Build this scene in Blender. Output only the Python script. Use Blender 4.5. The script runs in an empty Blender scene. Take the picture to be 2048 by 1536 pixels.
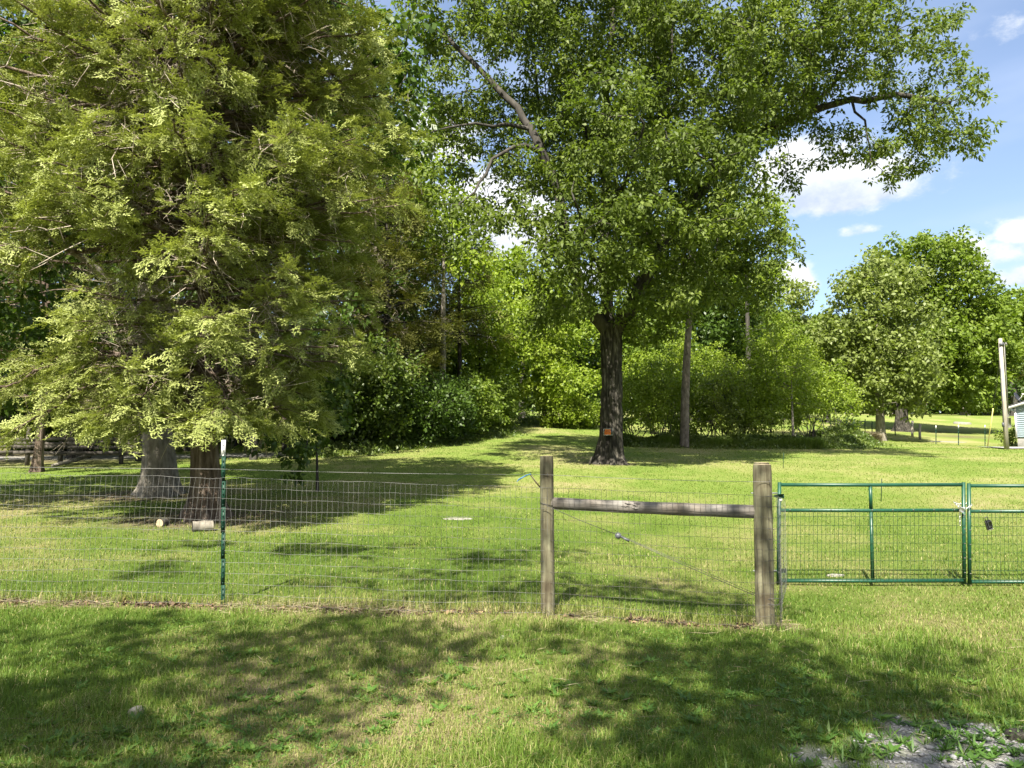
import bpy, math, random
import numpy as np

S = bpy.context.scene
COL = S.collection
rng = np.random.default_rng(7)
R = math.radians

# ------------------------------------------------------------------ camera
F = 1538.0
CAMZ = 1.66
PITCH = R(4.83)
cam_d = bpy.data.cameras.new('camera'); cam = bpy.data.objects.new('camera', cam_d)
COL.objects.link(cam); S.camera = cam
cam_d.sensor_width = 36; cam_d.lens = 36 * F / 2048
cam_d.clip_end = 3000; cam_d.clip_start = 0.05
cam.location = (0, 0, CAMZ); cam.rotation_euler = (math.pi / 2 + PITCH, 0, 0)

# ------------------------------------------------------------------ light
SUN_EL = R(50.0)
SH = np.array([0.30, 1.0]); SH /= np.linalg.norm(SH)          # horizontal direction the light travels
sund = bpy.data.lights.new('sun', 'SUN'); sun = bpy.data.objects.new('sun', sund); COL.objects.link(sun)
sund.energy = 5.0; sund.angle = R(0.55); sund.color = (1.0, 0.93, 0.79)
ce, se = math.cos(SUN_EL), math.sin(SUN_EL)
from mathutils import Vector, Matrix
sun.rotation_euler = Vector((SH[0] * ce, SH[1] * ce, -se)).to_track_quat('-Z', 'Y').to_euler()
S.view_settings.view_transform = 'Standard'; S.view_settings.look = 'None'
S.view_settings.gamma = 1.0; S.view_settings.exposure = 1.76
S.cycles.use_denoising = True
S.cycles.max_bounces = 6; S.cycles.diffuse_bounces = 3; S.cycles.glossy_bounces = 2
S.cycles.transmission_bounces = 4; S.cycles.transparent_max_bounces = 4
S.cycles.use_adaptive_sampling = True; S.cycles.adaptive_threshold = 0.02
S.cycles.caustics_reflective = False; S.cycles.caustics_refractive = False

def P(px, py, Y):
    """a world point on the ray of a photo pixel, Y metres ahead"""
    u = (px - 1024) / F; v = (768 - py) / F
    fy = math.cos(PITCH) - v * math.sin(PITCH); fz = math.sin(PITCH) + v * math.cos(PITCH)
    s = Y / fy
    return np.array([u * s, Y, CAMZ + fz * s])

# ------------------------------------------------------------------ world
W = bpy.data.worlds.new('World'); S.world = W; W.use_nodes = True
nt = W.node_tree; nt.nodes.clear()
def N(nt, typ, **kw):
    n = nt.nodes.new(typ)
    for k, v in kw.items():
        if k.startswith('i_'):
            key = k[2:]
            n.inputs[int(key) if key.isdigit() else key.replace('_', ' ')].default_value = v
        else: setattr(n, k, v)
    return n
def M_(nt, op, a, b=None, c=None, clamp=False):
    n = nt.nodes.new('ShaderNodeMath'); n.operation = op; n.use_clamp = clamp
    for i, x in enumerate((a, b, c)):
        if x is None: continue
        if isinstance(x, (int, float)): n.inputs[i].default_value = x
        else: nt.links.new(x, n.inputs[i])
    return n.outputs[0]
def MIX(nt, f, a, b, mode='MIX'):
    n = nt.nodes.new('ShaderNodeMix'); n.data_type = 'RGBA'; n.blend_type = mode
    for i, x in ((0, f), (6, a), (7, b)):
        if isinstance(x, (int, float)): n.inputs[i].default_value = x
        elif isinstance(x, tuple): n.inputs[i].default_value = (*x[:3], 1)
        else: nt.links.new(x, n.inputs[i])
    return n.outputs[2]
def RAMP(nt, f, stops, interp='LINEAR'):
    n = nt.nodes.new('ShaderNodeValToRGB'); n.color_ramp.interpolation = interp
    els = n.color_ramp.elements
    while len(els) < len(stops): els.new(0.5)
    for e, (p, c) in zip(els, stops):
        e.position = p; e.color = (*c, 1) if len(c) == 3 else c
    nt.links.new(f, n.inputs[0]); return n.outputs[0]

sky = N(nt, 'ShaderNodeTexSky', sky_type='NISHITA', sun_disc=False, sun_elevation=SUN_EL, air_density=1.0,
        dust_density=0.6, ozone_density=2.0, altitude=150)
sky.sun_rotation = math.atan2(-SH[0], -SH[1])
tc = N(nt, 'ShaderNodeTexCoord'); sp = N(nt, 'ShaderNodeSeparateXYZ'); nt.links.new(tc.outputs['Generated'], sp.inputs[0])
az = M_(nt, 'ARCTAN2', sp.outputs[0], sp.outputs[1]); el = M_(nt, 'ARCSINE', sp.outputs[2])
def azel(px, py):
    d = P(px, py, 1.0) - np.array([0, 0, CAMZ]); d = d / np.linalg.norm(d)
    return math.atan2(d[0], d[1]), math.asin(d[2])
def noise_w(scale, detail=6, rough=0.55, z=1.8, off=0.0):
    mp = N(nt, 'ShaderNodeMapping'); mp.inputs['Scale'].default_value = (1, 1, z); mp.inputs['Location'].default_value = (off, 0, 0)
    nt.links.new(tc.outputs['Generated'], mp.inputs[0])
    n = N(nt, 'ShaderNodeTexNoise', i_Scale=scale, i_Detail=detail, i_Roughness=rough)
    nt.links.new(mp.outputs[0], n.inputs['Vector']); return n.outputs[0]
n1 = noise_w(13, 8, 0.6); n2 = noise_w(3.2, 4, 0.5, 4.0, 3.1); n3 = noise_w(34, 6, 0.6, 1.4, 1.0)
dens = None; shade = None
clouds = [(1670, 378, 178, 78, 1.15), (1590, 345, 95, 72, 1.0), (1572, 575, 62, 50, 1.0), (1722, 462, 62, 20, .62), (1935, 520, 50, 62, .95),
          (2040, 470, 50, 32, .95), (2060, 555, 110, 32, .72), (1990, 505, 100, 60, .62), (980, 470, 210, 130, 1.1), (860, 300, 120, 90, .95),
          (1250, 560, 260, 60, .9), (700, 120, 120, 90, .8), (560, 40, 90, 60, .6), (2000, 60, 120, 60, .42), (1400, -300, 700, 120, .7), (-500, 300, 500, 180, .9), (3300, 350, 500, 150, .9)]
for (px, py, sx, sy, amp) in clouds:
    a0, e0 = azel(px, py)
    da = M_(nt, 'DIVIDE', M_(nt, 'SUBTRACT', az, a0), sx / F); de = M_(nt, 'DIVIDE', M_(nt, 'SUBTRACT', el, e0), sy / F)
    # flatter below than above
    de2 = M_(nt, 'MULTIPLY', de, M_(nt, 'ADD', 1.0, M_(nt, 'MULTIPLY', M_(nt, 'LESS_THAN', de, 0.0), 0.7)))
    q = M_(nt, 'ADD', M_(nt, 'MULTIPLY', da, da), M_(nt, 'MULTIPLY', de2, de2))
    b = M_(nt, 'MULTIPLY', M_(nt, 'EXPONENT', M_(nt, 'MULTIPLY', q, -1.0)), amp)
    dens = b if dens is None else M_(nt, 'MAXIMUM', dens, b)
    sh = M_(nt, 'MULTIPLY', b, de)
    shade = sh if shade is None else M_(nt, 'ADD', shade, sh)
behind = M_(nt, 'ADD', M_(nt, 'MULTIPLY', sp.outputs[1], -1.0), M_(nt, 'MULTIPLY', sp.outputs[2], 0.55))  # unseen cloud cover behind the camera, added to raise the fill light
nb_ = noise_w(2.3, 5, 0.55, 1.3, 7.0)
back = M_(nt, 'MULTIPLY', M_(nt, 'ADD', behind, 0.10, clamp=True), M_(nt, 'MULTIPLY', nb_, 3.0))
back = M_(nt, 'MULTIPLY', back, M_(nt, 'GREATER_THAN', M_(nt, 'ADD', M_(nt, 'MULTIPLY', sp.outputs[2], 1.0), M_(nt, 'MULTIPLY', sp.outputs[1], -0.9)), 0.0))
dens = M_(nt, 'MAXIMUM', dens, M_(nt, 'MINIMUM', back, 1.0))
d1 = M_(nt, 'ADD', M_(nt, 'MULTIPLY', dens, 1.25), M_(nt, 'MULTIPLY', M_(nt, 'SUBTRACT', n1, 0.5), 1.5))
d1 = M_(nt, 'ADD', d1, M_(nt, 'MULTIPLY', M_(nt, 'SUBTRACT', n3, 0.5), 0.5))
mr = N(nt, 'ShaderNodeMapRange', interpolation_type='SMOOTHSTEP'); mr.inputs[1].default_value = 0.42; mr.inputs[2].default_value = 0.86
nt.links.new(d1, mr.inputs[0]); cmask = mr.outputs[0]
sf = M_(nt, 'ADD', M_(nt, 'MULTIPLY', shade, 1.3), M_(nt, 'ADD', 0.55, M_(nt, 'MULTIPLY', M_(nt, 'SUBTRACT', n3, 0.5), 1.6)), clamp=True)
ccol = MIX(nt, sf, (2.7, 3.1, 3.8), (4.6, 4.7, 4.85))
wisp = N(nt, 'ShaderNodeMapRange', interpolation_type='SMOOTHSTEP'); wisp.inputs[1].default_value = 0.42; wisp.inputs[2].default_value = 0.85
nt.links.new(n2, wisp.inputs[0])
skyt = MIX(nt, 1.0, sky.outputs[0], (0.84, 0.83, 0.84), 'MULTIPLY')
base = MIX(nt, M_(nt, 'ADD', 0.16, M_(nt, 'MULTIPLY', wisp.outputs[0], 0.40)), skyt, (3.2, 3.7, 4.8))
allc = MIX(nt, cmask, base, ccol)
bg = N(nt, 'ShaderNodeBackground', i_Strength=0.078); nt.links.new(allc, bg.inputs[0])
wo = N(nt, 'ShaderNodeOutputWorld'); nt.links.new(bg.outputs[0], wo.inputs[0])

# ------------------------------------------------------------------ helpers
_perm = np.random.default_rng(3).random((64, 64, 64)).astype(np.float32)
def vnoise(p, sc, seed=0):
    q = np.asarray(p, float) * sc + seed * 17.31
    i = np.floor(q).astype(int); f = q - i; f = f * f * (3 - 2 * f)
    out = 0
    for dx in (0, 1):
        for dy in (0, 1):
            for dz in (0, 1):
                w = (f[..., 0] if dx else 1 - f[..., 0]) * (f[..., 1] if dy else 1 - f[..., 1]) * (f[..., 2] if dz else 1 - f[..., 2])
                out = out + w * _perm[(i[..., 0] + dx) & 63, (i[..., 1] + dy) & 63, (i[..., 2] + dz) & 63]
    return out
def fbm(p, sc, oct=3, seed=0):
    a, t, s = 1.0, 0.0, 0.0
    for k in range(oct):
        s = s + a * vnoise(p, sc * 2 ** k, seed + k); t += a; a *= 0.55
    return s / t
def xy(x, y): return np.stack([x, y, np.zeros_like(x)], -1)
def nrm(v): return v / np.maximum(np.linalg.norm(v, axis=-1, keepdims=True), 1e-9)

_Y = [-60, 0, 5, 7.5, 9.5, 13.5, 18, 26, 38, 50, 70, 90, 130, 700]
_T = {-.55: [0, 0, .05, .13, .22, .46, .75, 1.2, 1.7, 2.2, 3.2, 4.2, 6, 8],
      0.0: [0, 0, .02, .08, .17, .45, .72, 1.2, 2.1, 3.1, 4.6, 6, 8, 10],
      .3: [0, 0, 0, 0.0, -.03, .25, .60, 1.12, 1.78, 2.5, 4.1, 5.8, 8, 10],
      .64: [0, 0, 0, 0.0, -.04, .24, .56, 1.05, 1.62, 1.95, 3.5, 5.5, 7.5, 9]}
_yy = np.arange(-60, 700, 0.5); _us = sorted(_T)
_prof = []
for u_ in _us:
    v_ = np.interp(_yy, _Y, _T[u_]); k_ = np.exp(-0.5 * (np.arange(-6, 7) / 2.2) ** 2); k_ /= k_.sum()
    _prof.append(np.convolve(np.pad(v_, 6, mode='edge'), k_, 'valid'))
def G(x, y):
    x = np.asarray(x, float); y = np.asarray(y, float)
    u = np.clip(x / np.maximum(y, 6.0), _us[0], _us[-1])
    vals = [np.interp(y, _yy, p) for p in _prof]
    out = np.zeros(np.broadcast(x, y).shape)
    for k in range(len(_us) - 1):
        t = (u - _us[k]) / (_us[k + 1] - _us[k]); m = (t >= 0) & (t <= 1)
        t = np.clip(t, 0, 1); t = t * t * (3 - 2 * t)
        out = np.where(m, vals[k] * (1 - t) + vals[k + 1] * t, out)
    p = xy(x + 0 * y, y + 0 * x)
    return out + (vnoise(p, 0.45, 5) - 0.5) * 0.05 * np.clip((np.abs(y) - 6) / 6, 0.25, 1) + (vnoise(p, 1.7, 6) - .5) * 0.018

def lush(x, y):     # 0 = straw coloured, 1 = lush green
    p = xy(x, y)
    v = 0.55 * vnoise(p, 0.35, 11) + 0.45 * fbm(p, 1.3, 3, 12)
    v = v + 0.10 * (vnoise(p, 4.5, 14) - 0.5)
    rel = np.clip((v - 0.265) / 0.38, 0, 1)
    v = v + .045 * np.sin((x * .97 - .14 * y) * 2 * np.pi / 1.25 + 1.3 * np.sin(y * .09)) * np.clip((y - 11) / 8, 0, 1)
    v = v + .10 * np.clip((y - 42) / 12, 0, 1)
    # dry mown swath along the fence and on the sunny right-hand lawn further up
    dry = np.exp(-((y - fence_y(x) - 0.02) / 0.24) ** 2) * (x < 2.75) * 0.95
    dry = np.maximum(dry, 0.25 * np.clip((y - 11) / 14, 0, 1))
    dry = np.maximum(dry, 0.30 * np.clip((x - 2.6) / 1.5, 0, 1))
    return np.clip(rel * (1 - dry * 0.85), 0, 1)

def fence_y(x):
    return np.interp(x, [-7, -2.9, .35, 2.43, 3.3], [7.80, 7.65, 7.50, 7.40, 7.40])

def mesh_np(name, verts, quads=None, tris=None, mat=None, parent=None, attrs=None, smooth=False):
    me = bpy.data.meshes.new(name)
    verts = np.asarray(verts, np.float32).reshape(-1, 3)
    loops, starts, off = [], [], 0
    if quads is not None and len(quads):
        q = np.asarray(quads, np.int32).reshape(-1, 4); loops.append(q.ravel()); starts.append(np.arange(len(q)) * 4); off = q.size
    if tris is not None and len(tris):
        t = np.asarray(tris, np.int32).reshape(-1, 3); loops.append(t.ravel()); starts.append(off + np.arange(len(t)) * 3)
    loops = np.concatenate(loops).astype(np.int32); starts = np.concatenate(starts).astype(np.int32)
    me.vertices.add(len(verts)); me.vertices.foreach_set('co', verts.ravel())
    me.loops.add(len(loops)); me.loops.foreach_set('vertex_index', loops)
    me.polygons.add(len(starts)); me.polygons.foreach_set('loop_start', starts)
    if attrs:
        for k, v in attrs.items():
            a = me.attributes.new(k, 'FLOAT', 'POINT'); a.data.foreach_set('value', np.asarray(v, np.float32).ravel())
    me.update(calc_edges=True)
    if smooth: me.polygons.foreach_set('use_smooth', np.ones(len(starts), bool))
    if mat: me.materials.append(mat)
    o = bpy.data.objects.new(name, me); COL.objects.link(o)
    if parent is not None: adopt(o, parent)
    return o
def adopt(o, parent):
    # vertices are authored in world space: shift them into the parent's space
    o.parent = parent
    o.matrix_parent_inverse = Matrix.Identity(4)
    mw = Matrix.Translation(parent.location)
    if parent.parent is not None and parent.parent.location.length > 0: mw = Matrix.Translation(parent.parent.location + parent.location)
    o.data.transform(mw.inverted())
def tag(o, label=None, cat=None, group=None, kind=None):
    if label: o['label'] = label
    if cat: o['category'] = cat
    if group: o['group'] = group
    if kind: o['kind'] = kind
    return o
def thing(name, loc, label, cat, group=None):
    o = bpy.data.objects.new(name, None); COL.objects.link(o); o.location = tuple(float(v) for v in loc)
    o.empty_display_size = 0.2
    return tag(o, label, cat, group)

class MB:
    """collects tubes and boxes into one mesh"""
    def __init__(s): s.v, s.q, s.t, s.n = [], [], [], 0
    def add(s, v, q=None, t=None):
        v = np.asarray(v, float).reshape(-1, 3)
        if q is not None and len(q): s.q.append(np.asarray(q).reshape(-1, 4) + s.n)
        if t is not None and len(t): s.t.append(np.asarray(t).reshape(-1, 3) + s.n)
        s.v.append(v); s.n += len(v); return s
    def tube(s, pts, rad, k=8, cap=True, up=None):
        pts = np.asarray(pts, float); n = len(pts); rad = np.broadcast_to(rad, (n,))
        d = nrm(np.gradient(pts, axis=0))
        ref = np.array([0.13, 0.21, 1.0]) if up is None else np.asarray(up, float)
        if abs(np.dot(nrm(pts[-1] - pts[0]), nrm(ref))) > 0.9: ref = np.array([1.0, 0.1, 0.05])
        a = nrm(np.cross(d, ref)); b = np.cross(d, a)
        th = np.arange(k) / k * 2 * np.pi
        ring = pts[:, None] + rad[:, None, None] * (np.cos(th)[None, :, None] * a[:, None] + np.sin(th)[None, :, None] * b[:, None])
        i = np.arange(n - 1)[:, None] * k; j = np.arange(k)[None]; j2 = (j + 1) % k
        q = np.stack([i + j, i + j2, i + k + j2, i + k + j], -1).reshape(-1, 4)
        v = ring.reshape(-1, 3); t = None
        if cap:
            v = np.vstack([v, pts[0], pts[-1]]); c0, c1 = n * k, n * k + 1; jj = np.arange(k); j2 = (jj + 1) % k
            t = np.vstack([np.stack([np.full(k, c0), j2, jj], -1), np.stack([np.full(k, c1), (n - 1) * k + jj, (n - 1) * k + j2], -1)])
        return s.add(v, q, t)
    def box(s, c, size, rot=0.0, tilt=None, bev=0.0):
        c = np.asarray(c, float); h = np.asarray(size, float) / 2
        if bev <= 0:
            v = np.array([[x, y, z] for x in (-1, 1) for y in (-1, 1) for z in (-1, 1)]) * h
            q = [[0, 1, 3, 2], [4, 6, 7, 5], [0, 4, 5, 1], [2, 3, 7, 6], [0, 2, 6, 4], [1, 5, 7, 3]]; t = None
        else:
            vs = []
            for x in (-1, 1):
                for y in (-1, 1):
                    for z in (-1, 1):
                        for ax in range(3):
                            p = np.array([x, y, z]) * h; b_ = np.array([x, y, z]) * bev; b_[ax] = 0; vs.append(p - b_)
            v = np.array(vs)
            def id_(x, y, z, ax): return ((x * 2 + y) * 2 + z) * 3 + ax
            q, t = [], []
            for ax in range(3):
                for sgn in (0, 1):
                    o = [a for a in range(3) if a != ax]; f = []
                    for (p_, r_) in ((0, 0), (0, 1), (1, 1), (1, 0)):
                        k = [0, 0, 0]; k[ax] = sgn; k[o[0]] = p_; k[o[1]] = r_; f.append(id_(*k, ax))
                    q.append(f)
            for ax in range(3):           # bevel strips along axis ax
                o = [a for a in range(3) if a != ax]
                for p_ in (0, 1):
                    for r_ in (0, 1):
                        k0 = [0, 0, 0]; k0[o[0]] = p_; k0[o[1]] = r_; k1 = list(k0); k1[ax] = 1
                        q.append([id_(*k0, o[0]), id_(*k1, o[0]), id_(*k1, o[1]), id_(*k0, o[1])])
            for x in (0, 1):
                for y in (0, 1):
                    for z in (0, 1): t.append([id_(x, y, z, 0), id_(x, y, z, 1), id_(x, y, z, 2)])
        if tilt is not None: v = v @ np.array(Matrix.Rotation(tilt[0], 3, tilt[1])).T
        cr, sr = math.cos(rot), math.sin(rot)
        v = v @ np.array([[cr, -sr, 0], [sr, cr, 0], [0, 0, 1]]).T + c
        return s.add(v, q, t)
    def build(s, name, mat, parent=None, smooth=False, attrs=None):
        o = mesh_np(name, np.vstack(s.v), np.vstack(s.q) if s.q else None, np.vstack(s.t) if s.t else None, mat, parent, attrs, smooth)
        return o

# ------------------------------------------------------------------ materials
def newmat(name):
    m = bpy.data.materials.new(name); m.use_nodes = True; nt = m.node_tree; nt.nodes.clear()
    out = N(nt, 'ShaderNodeOutputMaterial'); return m, nt, out
def leaf_mat(name, stops, trans=0.35, tcol=(1.25, 1.35, 0.5), rough=0.5, spec=0.35):
    m, nt, out = newmat(name)
    at = N(nt, 'ShaderNodeAttribute', attribute_name='var')
    c = RAMP(nt, at.outputs['Fac'], stops)
    p = N(nt, 'ShaderNodeBsdfPrincipled', i_Roughness=rough); p.inputs['Specular IOR Level'].default_value = spec
    nt.links.new(c, p.inputs['Base Color'])
    t = N(nt, 'ShaderNodeBsdfTranslucent'); nt.links.new(MIX(nt, 1.0, c, tcol, 'MULTIPLY'), t.inputs[0])
    mx = N(nt, 'ShaderNodeMixShader', i_0=trans); nt.links.new(p.outputs[0], mx.inputs[1]); nt.links.new(t.outputs[0], mx.inputs[2])
    nt.links.new(mx.outputs[0], out.inputs[0]); return m
def noise_mat(name, stops, scale=(1, 1, 1), nscale=5.0, detail=6, rough=0.8, bump=0.3, bdist=0.02, spec=0.2, stops2=None, n2=1.0, metallic=0.0, blotch=0.5):
    m, nt, out = newmat(name)
    tc = N(nt, 'ShaderNodeTexCoord'); mp = N(nt, 'ShaderNodeMapping'); mp.inputs['Scale'].default_value = scale
    nt.links.new(tc.outputs['Object'], mp.inputs[0])
    n = N(nt, 'ShaderNodeTexNoise', i_Scale=nscale, i_Detail=detail, i_Roughness=0.62); nt.links.new(mp.outputs[0], n.inputs['Vector'])
    c = RAMP(nt, n.outputs[0], stops)
    if stops2:
        nn = N(nt, 'ShaderNodeTexNoise', i_Scale=n2, i_Detail=4); nt.links.new(tc.outputs['Object'], nn.inputs['Vector'])
        c = MIX(nt, blotch, c, RAMP(nt, nn.outputs[0], stops2), 'MULTIPLY')
    p = N(nt, 'ShaderNodeBsdfPrincipled', i_Roughness=rough, i_Metallic=metallic); p.inputs['Specular IOR Level'].default_value = spec
    nt.links.new(c, p.inputs['Base Color'])
    if bump:
        b = N(nt, 'ShaderNodeBump', i_Strength=bump, i_Distance=bdist); nt.links.new(n.outputs[0], b.inputs['Height']); nt.links.new(b.outputs[0], p.inputs['Normal'])
    nt.links.new(p.outputs[0], out.inputs[0]); return m

M = {}
M['oak_leaf'] = leaf_mat('oak_leaf', [(0, (.050, .074, .018)), (.5, (.105, .148, .028)), (1, (.215, .262, .062))], .42, rough=.55, spec=.28)
M['broad_leaf'] = leaf_mat('broad_leaf', [(0, (.034, .064, .012)), (.6, (.068, .120, .018)), (1, (.14, .20, .035))], .38, rough=.45, spec=.4)
M['bright_leaf'] = leaf_mat('bright_leaf', [(0, (.090, .140, .014)), (.5, (.175, .245, .022)), (1, (.275, .330, .045))], .42, rough=.5)
M['pale_leaf'] = leaf_mat('pale_leaf', [(0, (.070, .098, .022)), (.5, (.155, .198, .046)), (1, (.270, .315, .110))], .38, rough=.5)
M['far_leaf'] = leaf_mat('far_leaf', [(0, (.062, .105, .012)), (.5, (.125, .185, .020)), (1, (.215, .275, .044))], .38, rough=.55)
M['shrub_leaf'] = leaf_mat('shrub_leaf', [(0, (.040, .072, .012)), (.55, (.085, .132, .020)), (1, (.215, .250, .075))], .38, rough=.45, spec=.45)
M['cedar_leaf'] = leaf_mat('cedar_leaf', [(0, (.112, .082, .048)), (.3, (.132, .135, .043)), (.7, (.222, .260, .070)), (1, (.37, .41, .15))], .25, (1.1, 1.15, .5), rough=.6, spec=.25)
M['dark_cedar_leaf'] = leaf_mat('dark_cedar_leaf', [(0, (.050, .040, .018)), (.5, (.075, .080, .020)), (1, (.15, .165, .036))], .22, (1.1, 1.1, .5), rough=.6, spec=.2)
M['grass'] = leaf_mat('grass_blade', [(0, (.36, .31, .17)), (.18, (.27, .27, .10)), (.42, (.165, .225, .042)), (.75, (.115, .185, .025)), (1, (.075, .14, .018))], .35, (1.2, 1.25, .6), rough=.55, spec=.25)
M['straw'] = leaf_mat('straw', [(0, (.08, .06, .04)), (.5, (.20, .165, .10)), (1, (.33, .29, .19))], .15, (1, 1, .8), rough=.7)
M['weed'] = leaf_mat('weed_leaf', [(0, (.045, .10, .020)), (.6, (.075, .155, .028)), (1, (.14, .22, .05))], .3, rough=.5, spec=.3)
M['oak_bark'] = noise_mat('oak_bark', [(.34, (.010, .0095, .009)), (.52, (.042, .040, .036)), (.70, (.15, .143, .13))], (1, 1, .16), 16, 8, .9, .9, .05,
                          stops2=[(.35, (.40, .38, .34)), (.6, (1.2, 1.15, 1.05))], n2=1.3, blotch=.9)
M['limb_bark'] = noise_mat('limb_bark', [(.3, (.022, .020, .018)), (.6, (.065, .060, .053)), (.8, (.15, .14, .125))], (1, 1, .4), 6, 6, .9, .5, .02)
M['grey_bark'] = noise_mat('grey_bark', [(.3, (.075, .068, .056)), (.5, (.17, .155, .13)), (.75, (.29, .268, .225))], (1, 1, .35), 9, 8, .9, .7, .03)
M['cedar_bark'] = noise_mat('cedar_bark', [(.3, (.030, .020, .015)), (.5, (.105, .078, .060)), (.7, (.24, .195, .165))], (1, 1, .09), 15, 8, .9, 1.0, .04)
M['twig'] = noise_mat('dead_twig', [(.3, (.22, .18, .14)), (.7, (.50, .44, .37))], (1, 1, 1), 3, 3, .85, 0)
M['pine_bark'] = noise_mat('thin_trunk_bark', [(.3, (.07, .058, .048)), (.55, (.17, .145, .122)), (.8, (.27, .235, .20))], (1, 1, .5), 9, 8, .9, .7, .03)
M['post'] = noise_mat('weathered_post', [(.25, (.05, .042, .030)), (.48, (.135, .120, .086)), (.75, (.25, .235, .18))], (1, 1, .09), 26, 8, .85, .5, .008,
                      stops2=[(.32, (.38, .33, .27)), (.5, (.86, .88, .76)), (.68, (1.15, 1.22, 1.02))], n2=5.0, blotch=.85)
M['rail'] = noise_mat('weathered_rail', [(.25, (.05, .046, .042)), (.5, (.15, .14, .128)), (.75, (.28, .265, .245))], (.07, 1, 1), 28, 8, .85, .5, .008,
                      stops2=[(.3, (.7, .6, .5)), (.6, (1.05, 1.05, 1.05))], n2=4, blotch=.7)
M['wire'] = noise_mat('galvanised_wire', [(.3, (.11, .11, .106)), (.7, (.19, .19, .185))], (1, 1, 1), 3, 2, .5, 0, spec=.4, metallic=.2)
M['dark_wire'] = noise_mat('dark_wire', [(.3, (.06, .057, .054)), (.7, (.12, .115, .11))], (1, 1, 1), 3, 2, .5, 0, metallic=.4)
M['gate_green'] = noise_mat('green_paint', [(.3, (.004, .038, .021)), (.7, (.008, .066, .036))], (1, 1, 1), 14, 8, .42, .12, .002, spec=.5)
M['gate_mesh'] = noise_mat('green_mesh_wire', [(.3, (.018, .045, .018)), (.7, (.035, .070, .030))], (1, 1, 1), 4, 2, .5, 0)
M['tpost'] = noise_mat('green_post_paint', [(.3, (.006, .026, .017)), (.7, (.011, .045, .028))], (1, 1, 1), 12, 4, .5, .1, .003)
M['white'] = noise_mat('white_paint', [(.3, (.52, .52, .51)), (.7, (.66, .66, .65))], (1, 1, 1), 14, 4, .5, .05, .002)
M['chrome'] = noise_mat('bright_metal', [(.3, (.62, .62, .62)), (.7, (.80, .80, .80))], (1, 1, 1), 30, 3, .28, 0, metallic=.85)
M['black'] = noise_mat('black_plastic', [(.3, (.012, .012, .014)), (.7, (.030, .031, .036))], (1, 1, 1), 20, 3, .35, 0, spec=.5)
M['dark_grey'] = noise_mat('slate_grey_plastic', [(.3, (.05, .055, .065)), (.7, (.10, .105, .12))], (1, 1, 1), 20, 3, .45, 0, spec=.4)
M['blue'] = noise_mat('blue_tape', [(.3, (.10, .30, .58)), (.7, (.22, .46, .74))], (1, 1, 1), 20, 3, .5, 0)
M['stone'] = noise_mat('pale_stone', [(.3, (.13, .125, .10)), (.7, (.27, .26, .23))], (1, 1, 1), 9, 6, .9, .4, .01)
M['gravel'] = noise_mat('gravel_stone', [(.3, (.15, .15, .155)), (.7, (.33, .33, .34))], (1, 1, 1), 14, 4, .85, .2, .004)
M['log_end'] = noise_mat('sawn_wood', [(.3, (.24, .185, .12)), (.7, (.42, .345, .24))], (1, 1, 1), 16, 5, .85, .2, .004)
M['orange'] = noise_mat('orange_print', [(.3, (.60, .13, .02)), (.7, (.78, .22, .04))], (1, 1, 1), 20, 2, .5, 0)
M['siding'] = noise_mat('pale_blue_siding', [(.3, (.32, .41, .47)), (.7, (.40, .49, .55))], (1, 1, 1), 3, 4, .6, .05, .002)
M['concrete'] = noise_mat('concrete', [(.3, (.22, .215, .20)), (.7, (.34, .33, .31))], (1, 1, 1), 5, 6, .9, .2, .005)
M['shingle'] = noise_mat('shingle', [(.3, (.05, .05, .055)), (.7, (.11, .11, .115))], (1, 1, 1), 9, 6, .9, .3, .005)
M['pole_wood'] = noise_mat('pole_wood', [(.3, (.22, .195, .16)), (.7, (.40, .37, .33))], (1, 1, .1), 20, 6, .85, .3, .006)
M['yellow'] = noise_mat('yellow_guard', [(.3, (.60, .55, .16)), (.7, (.72, .68, .26))], (1, 1, 1), 4, 3, .5, 0)
M['old_rail'] = noise_mat('grey_board', [(.3, (.035, .030, .026)), (.7, (.11, .10, .088))], (.1, 1, 1), 20, 6, .9, .3, .006)

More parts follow.
